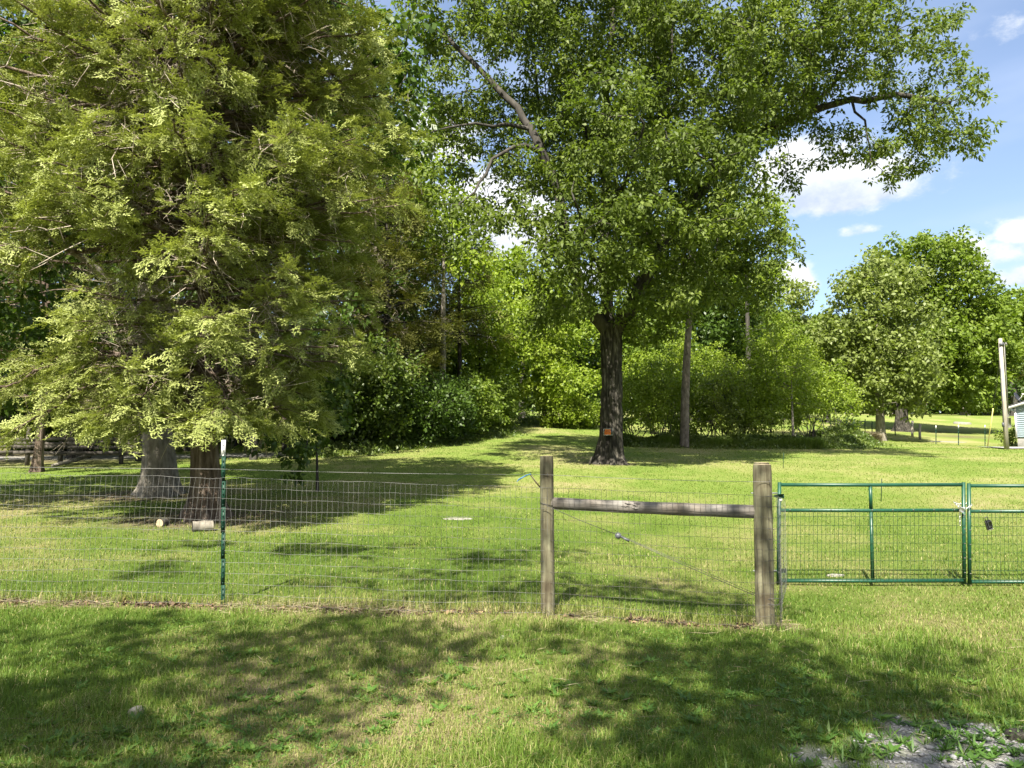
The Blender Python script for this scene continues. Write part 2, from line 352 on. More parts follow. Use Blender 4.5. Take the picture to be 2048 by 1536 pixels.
# ground
def ground_material():
    m, nt, out = newmat('lawn_ground')
    geo = N(nt, 'ShaderNodeNewGeometry'); at = N(nt, 'ShaderNodeAttribute', attribute_name='lush')
    soil = N(nt, 'ShaderNodeAttribute', attribute_name='soil'); grav = N(nt, 'ShaderNodeAttribute', attribute_name='grav')
    far = N(nt, 'ShaderNodeAttribute', attribute_name='far')
    def nz(s, d=5, r=.6):
        n = N(nt, 'ShaderNodeTexNoise', i_Scale=s, i_Detail=d, i_Roughness=r); nt.links.new(geo.outputs['Position'], n.inputs['Vector']); return n.outputs[0]
    fine = nz(30, 6, .7); mid = nz(4, 5, .6)
    l = M_(nt, 'ADD', at.outputs['Fac'], M_(nt, 'MULTIPLY', M_(nt, 'SUBTRACT', fine, .5), .9))
    l = M_(nt, 'ADD', l, M_(nt, 'MULTIPLY', M_(nt, 'SUBTRACT', mid, .5), .5), clamp=True)
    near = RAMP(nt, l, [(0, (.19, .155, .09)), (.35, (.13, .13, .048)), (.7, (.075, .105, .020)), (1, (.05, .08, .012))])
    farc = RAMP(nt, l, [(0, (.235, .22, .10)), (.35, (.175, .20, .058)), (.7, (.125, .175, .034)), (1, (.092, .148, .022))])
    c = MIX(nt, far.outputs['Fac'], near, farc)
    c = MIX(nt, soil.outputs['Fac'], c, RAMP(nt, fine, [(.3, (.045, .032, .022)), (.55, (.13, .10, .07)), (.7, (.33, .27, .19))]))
    c = MIX(nt, grav.outputs['Fac'], c, RAMP(nt, nz(60, 4, .7), [(.3, (.10, .095, .085)), (.6, (.30, .295, .29)), (.75, (.42, .41, .40))]))
    p = N(nt, 'ShaderNodeBsdfPrincipled', i_Roughness=.95); p.inputs['Specular IOR Level'].default_value = .1
    nt.links.new(c, p.inputs['Base Color'])
    b = N(nt, 'ShaderNodeBump', i_Strength=.7, i_Distance=.04); nt.links.new(fine, b.inputs['Height']); nt.links.new(b.outputs[0], p.inputs['Normal'])
    nt.links.new(p.outputs[0], out.inputs[0]); return m

def grav_mask(x, y):
    p = xy(x, y)
    n = fbm(p, 2.2, 3, 31)
    d = np.clip(1.35 - np.hypot((x - 2.62) / .92, (y - 4.25) / .62), 0, 1)
    return np.clip((d * 1.2 + (n - .5) * 2.4 - .42) * 2.2, 0, 1) * np.clip(d * 6, 0, 1)
def road_mask(x, y):     # gravel lane seen under the trees on the left
    return np.clip(1.3 - np.abs(y - (29.5 + 0.12 * (x + 16))) / 1.6, 0, 1) * np.clip((-6.5 - x) / 2.5, 0, 1)
def soil_mask(x, y):
    p = xy(x, y); n = fbm(p, 3.5, 3, 22)
    s = np.clip(1.25 - np.abs(y - fence_y(x) + .02) / .13, 0, 1) * np.clip((n - .42) * 5, 0, 1) * (x < 2.7)
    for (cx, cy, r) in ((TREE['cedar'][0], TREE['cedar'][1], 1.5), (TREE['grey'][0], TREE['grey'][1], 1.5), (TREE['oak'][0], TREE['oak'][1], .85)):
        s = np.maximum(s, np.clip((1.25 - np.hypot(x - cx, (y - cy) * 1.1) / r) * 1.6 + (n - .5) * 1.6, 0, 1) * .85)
    # worn earth beside the far big tree, and small bare scraps on the verge
    s = np.maximum(s, np.clip(1 - np.hypot((x - 33.6) / 3.2, (y - 57.5) / 2.6), 0, 1) * .9)
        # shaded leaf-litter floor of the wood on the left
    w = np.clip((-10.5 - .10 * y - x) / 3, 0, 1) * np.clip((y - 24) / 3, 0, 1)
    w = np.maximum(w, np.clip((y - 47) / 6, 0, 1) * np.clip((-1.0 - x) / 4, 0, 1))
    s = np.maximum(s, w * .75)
    return s
TREE = {'cedar': (-5.39, 13.5), 'grey': (-7.78, 17.0), 'oak': (3.26, 26.0)}

def sinh_axis(lo, hi, n, k):
    t = np.linspace(-1, 1, n); a = np.sinh(t * k) / np.sinh(k); return np.where(a < 0, -a * lo, a * hi)
gx = sinh_axis(-420, 420, 340, 6.2)
gy = 6.0 + sinh_axis(-260, 640, 420, 6.6)
GX, GY = np.meshgrid(gx, gy)
GZ = G(GX, GY)
cols = len(gx)
vi = np.arange(GX.size).reshape(GX.shape)
q = np.stack([vi[:-1, :-1], vi[:-1, 1:], vi[1:, 1:], vi[1:, :-1]], -1).reshape(-1, 4)
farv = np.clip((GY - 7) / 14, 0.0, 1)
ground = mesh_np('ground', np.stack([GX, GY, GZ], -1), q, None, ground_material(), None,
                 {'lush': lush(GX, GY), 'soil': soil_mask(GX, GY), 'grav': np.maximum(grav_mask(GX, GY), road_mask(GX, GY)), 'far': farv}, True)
tag(ground, kind='structure')

# ------------------------------------------------------------------ foliage geometry
def leaves(p, a, n, L, Wd, fold=.18):
    """folded rhombic leaves: p base, a axis, n normal"""
    a = nrm(a); s = nrm(np.cross(a, n)); n = np.cross(s, a)
    L = np.asarray(L)[:, None]; Wd = np.asarray(Wd)[:, None]
    v = np.stack([p, p + a * L * .42 + s * Wd * .5 + n * Wd * fold, p + a * L - n * L * .06, p + a * L * .42 - s * Wd * .5 + n * Wd * fold], 1)
    q = np.arange(len(p) * 4).reshape(-1, 4)
    return v.reshape(-1, 3), q
def rand_dir(n, r=rng): return nrm(r.normal(size=(n, 3)))

def crown_centres(ells, spacing, r, shell=.35, cap=6000, cull=.0, seed=0):
    pts = []
    for (c, rad) in ells:
        vol = 4.19 * rad[0] * rad[1] * rad[2]
        n = int(min(cap, max(6, vol / spacing ** 3 * 1.1)))
        d = rand_dir(n, r); u = (shell ** 3 + (1 - shell ** 3) * r.random(n)) ** (1 / 3)
        pts.append(np.asarray(c) + d * u[:, None] * np.asarray(rad))
    pts = np.vstack(pts); r.shuffle(pts)
    if cull > 0:
        nn = vnoise(pts, 1 / (spacing * 2.2), seed); pts = pts[nn > cull]
    keep = []
    grid = {}
    s = spacing * .62
    for p in pts:
        k = tuple(np.floor(p / s).astype(int)); ok = True
        for dx in (-1, 0, 1):
            for dy in (-1, 0, 1):
                for dz in (-1, 0, 1):
                    for o in grid.get((k[0] + dx, k[1] + dy, k[2] + dz), ()):
                        if (p[0] - o[0]) ** 2 + (p[1] - o[1]) ** 2 + (p[2] - o[2]) ** 2 < s * s: ok = False; break
                    if not ok: break
                if not ok: break
            if not ok: break
        if ok: grid.setdefault(k, []).append(p); keep.append(p)
    return np.array(keep)

def leaf_cloud(C, Rr, r, tufts=8, per=12, L=(.09, .14), ratio=.55, flat=.75, tuft_r=.22, droop=.35, up=.7, cen=None, seed=0):
    n = len(C); T = n * tufts
    tc = np.repeat(C, tufts, 0) + rand_dir(T, r) * (Rr * r.random((T, 1)) ** .5) * np.array([1, 1, flat])
    tv = r.random(T)
    K = T * per
    off = rand_dir(K, r) * (tuft_r * r.random((K, 1)) ** .6) * np.array([1, 1, .8])
    p = np.repeat(tc, per, 0) + off
    a = nrm(off) + rand_dir(K, r) * .7 + np.array([0, 0, -droop])
    nn = rand_dir(K, r) * .8 + np.array([0, 0, up]) + np.array([-SH[0], -SH[1], 0]) * .25
    l = r.uniform(L[0], L[1], K)
    v, q = leaves(p, a, nn, l, l * ratio * r.uniform(.8, 1.2, K))
    var = .28 * np.repeat(tv, per) + .34 * r.random(K) + .38 * vnoise(p, .7, seed + 3)
    # young leaves at the outside of a tuft are lighter
    return v, q, np.repeat(np.clip(var, 0, 1), 4), tc

def grow(pos, par, rad, C, step, r, jit=.12, limb=None):
    """connects crown centres to the nearest skeleton node; pipe-model radii"""
    pos = [np.array(p, float) for p in pos]; par = list(par); rad = list(rad)
    lid = list(limb) if limb is not None else [0] * len(pos)
    A = np.zeros((60000, 3)); n = len(pos); A[:n] = pos; D = np.zeros((60000, 3))
    for i in range(n):
        D[i] = nrm(A[i] - A[par[i]]) if par[i] >= 0 else (0, 0, 1)
    d0 = np.array([np.min(np.linalg.norm(A[:n] - c, axis=1)) for c in C])
    given = {i: rad[i] for i in range(n)}
    ends = []
    for ci in np.argsort(d0):
        c = C[ci]; dv = c - A[:n]; dist = np.linalg.norm(dv, axis=1)
        cs = (dv * D[:n]).sum(1) / np.maximum(dist, 1e-6)
        i = int(np.argmin(dist * (1.35 - .35 * cs)))
        dd = dist[i]; m = max(1, int(round(dd / step)))
        p0 = A[i]; ctrl = p0 + D[i] * dd * .35 + np.array([0, 0, dd * .10])
        prev = i
        for k in range(1, m + 1):
            t = k / m
            p = (1 - t) ** 2 * p0 + 2 * t * (1 - t) * ctrl + t * t * c
            if k < m: p = p + r.normal(size=3) * jit * step
            A[n] = p; D[n] = nrm(p - A[prev]); par.append(prev); lid.append(lid[prev]); prev = n; n += 1
            if n >= 59990: break
        ends.append(prev)
        if n >= 59980: break
    rr = np.zeros(n); pe = 2.35; tip = .010
    acc = np.zeros(n); 
    for i in range(n - 1, -1, -1):
        x = (acc[i] if acc[i] > 0 else tip ** pe)
        rr[i] = x ** (1 / pe)
        if par[i] >= 0: acc[par[i]] += x
    for i, g in given.items():
        if g > 0: rr[i] = g
    return A[:n].copy(), np.array(par), rr, np.array(lid)

def skel_mesh(A, par, rr, k=6, sel=None, minr=0.0):
    n = len(A); idx = np.arange(n)[np.array(par) >= 0]
    if sel is not None: idx = idx[sel[idx]]
    idx = idx[rr[idx] > minr]
    if len(idx) == 0: return None
    D = np.zeros((n, 3)); ok = np.array(par) >= 0
    D[ok] = nrm(A[ok] - A[np.array(par)[ok]]); D[~ok] = (0, 0, 1)
    # main child of each node
    main = -np.ones(n, int); best = np.zeros(n)
    for i in range(n):
        p = par[i]
        if p >= 0 and rr[i] > best[p]: best[p] = rr[i]; main[p] = i
    Db = D.copy(); mk = main >= 0; Db[mk] = nrm(D[mk] + D[main[mk]])
    def frame(d):
        ref = np.where(np.abs(d[:, 2:3]) > .92, np.array([[1.0, .1, 0]]), np.array([[0, 0, 1.0]]))
        a = nrm(np.cross(d, ref)); return a, np.cross(d, a)
    th = np.arange(k) / k * 2 * np.pi; ct, st = np.cos(th), np.sin(th)
    pi = np.array(par)[idx]; ism = main[pi] == idx
    d0 = np.where(ism[:, None], Db[pi], D[idx]); d1 = Db[idx]
    # keep one frame through the segment so that it never twists
    a1, b1 = frame(d1); a0, b0 = frame(d0)
    flip = (np.abs(d0[:, 2]) > .92) != (np.abs(d1[:, 2]) > .92)
    a0[flip] = a1[flip] - d0[flip] * (a1[flip] * d0[flip]).sum(1, keepdims=True); a0[flip] = nrm(a0[flip]); b0[flip] = np.cross(d0[flip], a0[flip])
    r0 = np.where(ism, rr[pi], np.minimum(rr[pi], rr[idx] * 1.25)); r1 = rr[idx]
    e0 = A[pi]; e1 = A[idx]
    R0 = e0[:, None] + r0[:, None, None] * (ct[None, :, None] * a0[:, None] + st[None, :, None] * b0[:, None])
    R1 = e1[:, None] + r1[:, None, None] * (ct[None, :, None] * a1[:, None] + st[None, :, None] * b1[:, None])
    v = np.concatenate([R0, R1], 1).reshape(-1, 3)
    base = (np.arange(len(idx)) * 2 * k)[:, None]; j = np.arange(k)[None]; j2 = (j + 1) % k
    q = np.stack([base + j, base + j2, base + k + j2, base + k + j], -1).reshape(-1, 4)
    return v, q

def trunk_mesh(path, rad, flare=1.7, flare_h=.9, k=64, ridge=.05, seg=.10, seed=0, roots=6, lobes=.25):
    """tapering trunk with root flare and vertical bark ridges"""
    path = np.array(path, float); rad = np.array(rad, float)
    L = np.r_[0, np.cumsum(np.linalg.norm(np.diff(path, axis=0), axis=1))]
    n = max(8, int(L[-1] / seg)); t = np.linspace(0, L[-1], n)
    C = np.stack([np.interp(t, L, path[:, i]) for i in range(3)], -1); Rr = np.interp(t, L, rad)
    kk = np.exp(-0.5 * (np.arange(-3, 4) / 1.5) ** 2); kk /= kk.sum()
    for i in range(3): C[:, i] = np.convolve(np.pad(C[:, i], 3, mode='edge'), kk, 'valid')
    C[0] = path[0]; C[-1] = path[-1]
    th = np.arange(k) / k * 2 * np.pi; TH, TT = np.meshgrid(th, t)
    fl = 1 + (flare - 1) * np.exp(-np.maximum(TT - .05, 0) / (flare_h * .42))
    lob = 1 + lobes * np.exp(-TT / (flare_h * .6)) * np.cos(TH * roots + seed + 1.3 * np.sin(TH * 2 + seed))
    rr = Rr[:, None] * fl * lob
    px = np.stack([np.cos(TH) * 2.6 + seed, np.sin(TH) * 2.6, TT * .55], -1)
    rn = np.abs(vnoise(px, 3.2, seed) - .5) * 2; rn2 = vnoise(px, 1.1, seed + 2) - .5
    rr = rr * (1 + ridge * (rn - .4) * 1.6 + ridge * 1.5 * rn2)
    V = np.stack([C[:, None, 0] + rr * np.cos(TH), C[:, None, 1] + rr * np.sin(TH), C[:, None, 2] + 0 * TH], -1)
    i = np.arange(n - 1)[:, None] * k; j = np.arange(k)[None]; j2 = (j + 1) % k
    q = np.stack([i + j, i + j2, i + k + j2, i + k + j], -1).reshape(-1, 4)
    return V.reshape(-1, 3), q

def px_ells(lst, Y):
    out = []
    for e in lst:
        px, py, rx, ry = e[:4]; dy = e[4] if len(e) > 4 else 0; ry_m = e[5] if len(e) > 5 else None
        c = P(px, py, Y + dy); s = (Y + dy) / F
        out.append((c, (rx * s, ry_m if ry_m else max(rx, ry) * s * .9, ry * s)))
    return out

def gen_tree(name, x, y, label, cat, ells, trunk_r, trunk_top, spacing, Rr, mat, bark, tufts, per, L, seed, group=None, ratio=.55,
             limbs=None, flare=1.6, step=.6, tuft_r=.25, cull=.0, k=5, path=None, minr=0.0, shell=.35, droop=.35, trunk_k=20, ridge=.05, up=.7, root=None):
    r = np.random.default_rng(seed); z0 = float(G(x, y))
    root = root or thing(name, (x, y, z0), label, cat, group)
    tp = np.array(path if path is not None else [(x, y, z0 - .15), (x + trunk_top[0] * .3, y, z0 + trunk_top[2] * .4), (x + trunk_top[0], y + trunk_top[1], z0 + trunk_top[2])], float)
    if path is not None: tp[0, 2] = z0 - .15
    nn = max(3, int(np.linalg.norm(tp[-1] - tp[0]) / .8)); L_ = np.r_[0, np.cumsum(np.linalg.norm(np.diff(tp, axis=0), axis=1))]
    tt = np.linspace(0, L_[-1], nn); C0 = np.stack([np.interp(tt, L_, tp[:, i]) for i in range(3)], -1)
    rt = trunk_r * (1 - .72 * (tt / tt[-1]) ** 1.2)
    pos = [c for c in C0]; par = [-1] + list(range(nn - 1)); rad = list(rt)
    if limbs:
        for lb in limbs:
            pts = np.array(lb[0], float); r0 = lb[1]
            i0 = int(np.argmin(np.linalg.norm(np.array(pos) - pts[0], axis=1))); prev = i0
            l_ = np.r_[0, np.cumsum(np.linalg.norm(np.diff(pts, axis=0), axis=1))]; m = max(2, int(l_[-1] / .6))
            for t_ in np.linspace(0, l_[-1], m + 1)[1:]:
                pos.append(np.array([np.interp(t_, l_, pts[:, i]) for i in range(3)]) + r.normal(size=3) * .04)
                par.append(prev); rad.append(r0 * (1 - .75 * t_ / l_[-1])); prev = len(pos) - 1
    C = crown_centres(ells, spacing, r, shell, cull=cull, seed=seed)
    A, pa, rr, lid = grow(pos, par, rad, C, step, r)
    sel = np.arange(len(A)) >= nn
    sm = skel_mesh(A, pa, rr, k, sel, minr)
    tv, tq = trunk_mesh(C0, rt, flare, max(.5, trunk_r * 2.2), trunk_k, ridge, max(.12, trunk_r * .4), seed, 5, .16)
    mb = MB(); mb.add(tv, tq)
    if sm: mb.add(sm[0], sm[1])
    mb.build('trunk', bark, root, True)
    v, q, var, tc = leaf_cloud(C, Rr, r, tufts, per, L, ratio, .75, tuft_r, droop, up, seed=seed)
    mesh_np('crown', v, q, None, mat, root, {'var': var})
    return root, C, A

exec_marks = []
# ------------------------------------------------------------------ cedars
def plume_template(r, Lx=.42, nb=15):
    P0, A0, N0, L0, W0, V0 = [], [], [], [], [], []
    for i in range(nb):
        t = (i + .6) / nb; side = 1 if i % 2 else -1
        base = np.array([t * Lx, 0, -.10 * t * t * Lx]); an = R(r.uniform(28, 58)) * side; tw = r.uniform(-.6, .6)
        d = nrm(np.array([math.cos(an), math.sin(an) * math.cos(tw), math.sin(an) * math.sin(tw) + .08]))
        bl = Lx * (.44 * (1 - .62 * t)) * r.uniform(.75, 1.2)
        P0.append(base); A0.append(d); N0.append([0, 0, 1]); L0.append(bl); W0.append(.018); V0.append(.35 + .45 * t)
        m = max(2, int(bl / .028))
        for j in range(m):
            s = (j + .7) / (m + .4); sd = 1 if j % 2 else -1; a2 = an + R(r.uniform(25, 60)) * sd
            d2 = nrm(np.array([math.cos(a2), math.sin(a2), r.uniform(-.35, .45)]))
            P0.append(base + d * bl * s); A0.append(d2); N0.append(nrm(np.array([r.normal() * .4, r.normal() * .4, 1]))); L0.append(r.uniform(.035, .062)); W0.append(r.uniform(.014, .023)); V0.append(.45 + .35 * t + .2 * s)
    P0, A0, N0 = np.array(P0), np.array(A0), np.array(N0, float)
    v, q = leaves(P0, A0, N0, np.array(L0), np.array(W0), .1)
    return v, q, np.repeat(np.array(V0), 4)
_tr = np.random.default_rng(5)
PLUMES = [plume_template(_tr) for _ in range(10)]
PLUMES_LO = [plume_template(_tr, .42, 7) for _ in range(6)]

def place_plumes(pos, dirs, scale, var, r, temps):
    V, Q, A, n = [], [], [], 0
    up = np.array([0, 0, 1.0]) + r.normal(size=(len(pos), 3)) * .35
    dirs = nrm(dirs); s = nrm(np.cross(up, dirs)); u = np.cross(dirs, s)
    which = r.integers(0, len(temps), len(pos))
    for w, (tv, tq, ta) in enumerate(temps):
        m = which == w
        if not m.any(): continue
        B = np.stack([dirs[m], s[m], u[m]], 1) * scale[m][:, None, None]      # rows = axes
        v = np.einsum('vk,nkc->nvc', tv, B) + pos[m][:, None]
        c = len(v); Q.append((tq[None] + (np.arange(c) * len(tv))[:, None, None] + n).reshape(-1, 4))
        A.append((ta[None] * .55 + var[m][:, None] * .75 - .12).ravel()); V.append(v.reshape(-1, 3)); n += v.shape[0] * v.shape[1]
    return np.vstack(V), np.vstack(Q), np.clip(np.concatenate(A), 0, 1)

def cedar(name, x, y, label, group, prof, H, nb, seed, path, trad, mat, extra=(), temps=PLUMES, ntwig=1800, dens=1.0, bark='cedar_bark', z_lo=1.75, asym=lambda a, h: 1.0, psc=1.0, flare=1.6, tk=48):
    r = np.random.default_rng(seed); z0 = float(G(x, y)); root = thing(name, (x, y, z0), label, 'tree', group)
    path = np.array(path, float)
    L = np.r_[0, np.cumsum(np.linalg.norm(np.diff(path, axis=0), axis=1))]
    hs = path[:, 2] - z0
    tv, tq = trunk_mesh(path, trad, flare, .8, tk, .11, .09, seed, 7, .22); mb = MB(); mb.add(tv, tq)
    tw = MB(); PP, DD, SC, VV = [], [], [], []
    specs = []
    for i in range(nb):
        h = z_lo + (H - z_lo) * (r.random() ** 1.05); a = r.uniform(0, 2 * np.pi); specs.append((h, a, prof(h) * r.uniform(.55, 1.08) * asym(a, h), None))
    for e in extra: specs.append(e)
    for (h, a, ln, end) in specs:
        c = np.array([np.interp(h, hs, path[:, i]) for i in range(3)]); ln = max(ln, .3)
        m = max(4, int(ln / .3)); t = np.linspace(0, 1, m + 1)
        if end is None:
            rise = r.uniform(.05, .35) * ln * (1.1 if h > 6 else .6); sag = r.uniform(.05, .30) * ln * (1 if h < 7 else .5)
            o = np.stack([np.cos(a) * ln * t, np.sin(a) * ln * t, rise * t - sag * t ** 2 * 1.2 + sag * .6 * t ** 4], -1)
        else:
            e = np.array(end) - c; o = e[None] * t[:, None]; o[:, 2] += np.sin(t * np.pi) * .10 * ln
        o += np.cumsum(r.normal(size=o.shape) * .035, 0) * (t[:, None] > 0)
        pts = c + o; r0 = .012 + .013 * ln
        mb.tube(pts, r0 * (1 - .8 * t), 5, False)
        # side shoots
        ns = max(3, int(ln * 4.6 * dens))
        for s_ in range(ns):
            u = 1 - r.random() ** 1.6 * .74; u = min(u, .99); k = u * m; i0 = min(int(k), m - 1); f = k - i0
            b = pts[i0] * (1 - f) + pts[i0 + 1] * f; d = nrm(pts[i0 + 1] - pts[i0])
            side = r.choice([-1, 1]); sv = nrm(np.cross(d, [0, 0, 1])) * side
            sd = nrm(d * r.uniform(.5, 1.0) + sv * r.uniform(.35, .95) + np.array([0, 0, r.uniform(-.35, .35)]))
            sl = r.uniform(.35, .95) * (1.25 - .75 * u) * min(1.2, .5 + ln * .22)
            e1 = b + sd * sl + np.array([0, 0, -.12 * sl]); mid = (b + e1) / 2 + np.array([0, 0, .05 * sl])
            if r.random() < .75: mb.tube([b, mid, e1], [.008, .006, .003], 3, False)
            if end is None and vnoise(((b + e1) / 2)[None], 1.05, seed)[0] < .33: continue
            npl = r.integers(3, 6)
            vb = r.random()
            for p_ in range(npl):
                w = (p_ + .5) / npl; pb = b * (1 - w) + e1 * w + r.normal(size=3) * .05
                pd = nrm(sd + r.normal(size=3) * .50 + np.array([0, 0, r.uniform(-.75, .30)]))
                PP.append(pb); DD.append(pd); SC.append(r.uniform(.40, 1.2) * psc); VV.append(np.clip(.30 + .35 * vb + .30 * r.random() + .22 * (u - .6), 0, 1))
    # bare dead twigs inside the crown
    for i in range(ntwig):
        h, a, ln, end = specs[r.integers(len(specs))]
        if end is not None: continue
        c = np.array([np.interp(h, hs, path[:, i_]) for i_ in range(3)]); u = r.uniform(.25, .9)
        b = c + np.array([math.cos(a), math.sin(a), r.uniform(-.15, .2)]) * ln * u
        d = nrm(np.array([math.cos(a), math.sin(a), 0]) * .6 + r.normal(size=3) * .6 + np.array([0, 0, -.35])); l = r.uniform(.25, .75)
        m1 = b + d * l * .5 + r.normal(size=3) * .03; e1 = b + d * l + np.array([0, 0, -.1 * l]) + r.normal(size=3) * .05
        tw.tube([b, m1, e1], [.0075, .006, .003], 3, False)
        for _ in range(2):
            d2 = nrm(d + r.normal(size=3) * .7); q0 = b + (e1 - b) * r.uniform(.3, .8); tw.tube([q0, q0 + d2 * l * .45], [.005, .0025], 3, False)
    mb.build('trunk', M[bark], root, True)
    tag(tw.build('dead_twigs', M['twig'], root), kind='stuff')
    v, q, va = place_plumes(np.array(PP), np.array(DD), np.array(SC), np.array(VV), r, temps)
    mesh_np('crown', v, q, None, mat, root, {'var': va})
    return root

cx, cy = TREE['cedar']
def cprof(h): return float(np.interp(h, [1.2, 2.0, 3, 4.5, 7, 9.5, 11.5, 13.2], [1.3, 2.1, 2.65, 2.9, 3.5, 3.0, 1.9, .4]))
cpath = [P(410, 1040, cy), P(412, 960, cy), P(405, 800, cy), P(418, 600, cy), P(408, 400, cy), P(402, 200, cy), P(405, 20, cy), P(412, -150, cy), P(420, -420, cy)]
cext = [(2.6, 0, 3.9, P(-20, 775, cy - .9)), (2.6, 0, 3.4, P(40, 745, cy - .4)), (2.2, 0, 3.3, P(110, 800, cy - 1.0)), (2.0, 0, 2.6, P(190, 830, cy - 1.3)), (1.9, 0, 2.4, P(225, 830, cy - 1.6)),
        (2.3, 0, 3.5, P(60, 830, cy - 1.5)), (2.4, 0, 3.0, P(150, 760, cy - 1.0)),
        (1.7, 0, 1.7, P(330, 840, cy - 2.0)), (1.8, 0, 1.6, P(450, 845, cy - 1.7)), (1.6, 0, 1.6, P(385, 865, cy - 1.6)), (2.2, 0, 2.2, P(560, 830, cy - 1.0)), (2.4, 0, 2.4, P(610, 800, cy - .6)),
        (2.0, 0, 1.9, P(530, 845, cy - 1.0)), (2.6, 0, 2.2, P(300, 800, cy - 1.8)), (2.6, 0, 2.0, P(470, 800, cy - 1.9)), (1.6, 0, 1.2, P(500, 850, cy - .7)), (2.9, 0, 2.2, P(250, 760, cy - 1.7)), (2.3, 0, 1.9, P(270, 865, cy - 1.2))]
cedar('cedar_tree', cx, cy, 'huge yellow-green cedar with drooping feathery branches filling the left of the photo', None, cprof, 12.6, 470, 21,
      cpath, [.235, .22, .21, .19, .17, .15, .13, .10, .04], M['cedar_leaf'], cext, ntwig=4200,
      asym=lambda a, h: (1.0 + .24 * max(0, -math.cos(a))) if not (2.4 < h < 4.4) else 1.0 - .38 * max(0, -math.cos(a)), flare=1.75)
# darker cedar behind, to the right of the big one
c2 = ((768 - 1024) / F * 34.5, 34.5)
def cprof2(h): return float(np.interp(h, [2, 4, 6, 8, 10, 12, 14], [1.6, 2.2, 2.8, 2.7, 2.4, 1.6, .3]))
cz = float(G(*c2))
cedar('cedar_tree', c2[0], c2[1], 'dark olive cedar with a black trunk behind the hedge, right of the big cedar', 'cedars beyond the lawn', lambda h: cprof2(h) * 1.0, 13, 150, 23,
      [(c2[0], c2[1], cz - .1), (c2[0] + .1, c2[1], cz + 4), (c2[0], c2[1], cz + 9), (c2[0], c2[1], cz + 14)], [.22, .17, .11, .03], M['dark_cedar_leaf'], (), PLUMES_LO, 900, .9, z_lo=3.6, psc=1.9, tk=24, bark='oak_bark')
c3 = ((915 - 1024) / F * 41, 41.0); cz = float(G(*c3))
cedar('cedar_tree', c3[0], c3[1], 'thin olive cedar with bare lower branches between the dark cedar and the oak', 'cedars beyond the lawn', lambda h: float(np.interp(h, [2, 5, 8, 11, 12], [1.2, 2.2, 2.2, 1.0, .3])), 10.5, 70, 24,
      [(c3[0], c3[1], cz - .1), (c3[0] + .1, c3[1], cz + 4), (c3[0], c3[1], cz + 11.5)], [.15, .11, .03], M['dark_cedar_leaf'], (), PLUMES_LO, 700, .8, z_lo=5.0, psc=2.0, tk=24, bark='oak_bark')
c4 = (43.5, 60.0); cz = float(G(*c4))
cedar('cedar_tree', c4[0], c4[1], 'brownish cedar behind the pale blue house, right edge of the photo', 'cedars beyond the lawn', lambda h: float(np.interp(h, [2, 4, 8, 11, 12], [2.4, 3.2, 2.6, 1.0, .3])), 11.5, 70, 25,
      [(c4[0], c4[1], cz - .1), (c4[0], c4[1], cz + 12)], [.22, .04], M['dark_cedar_leaf'], (), PLUMES_LO, 100, .8, z_lo=1.0, psc=2.2, tk=16)

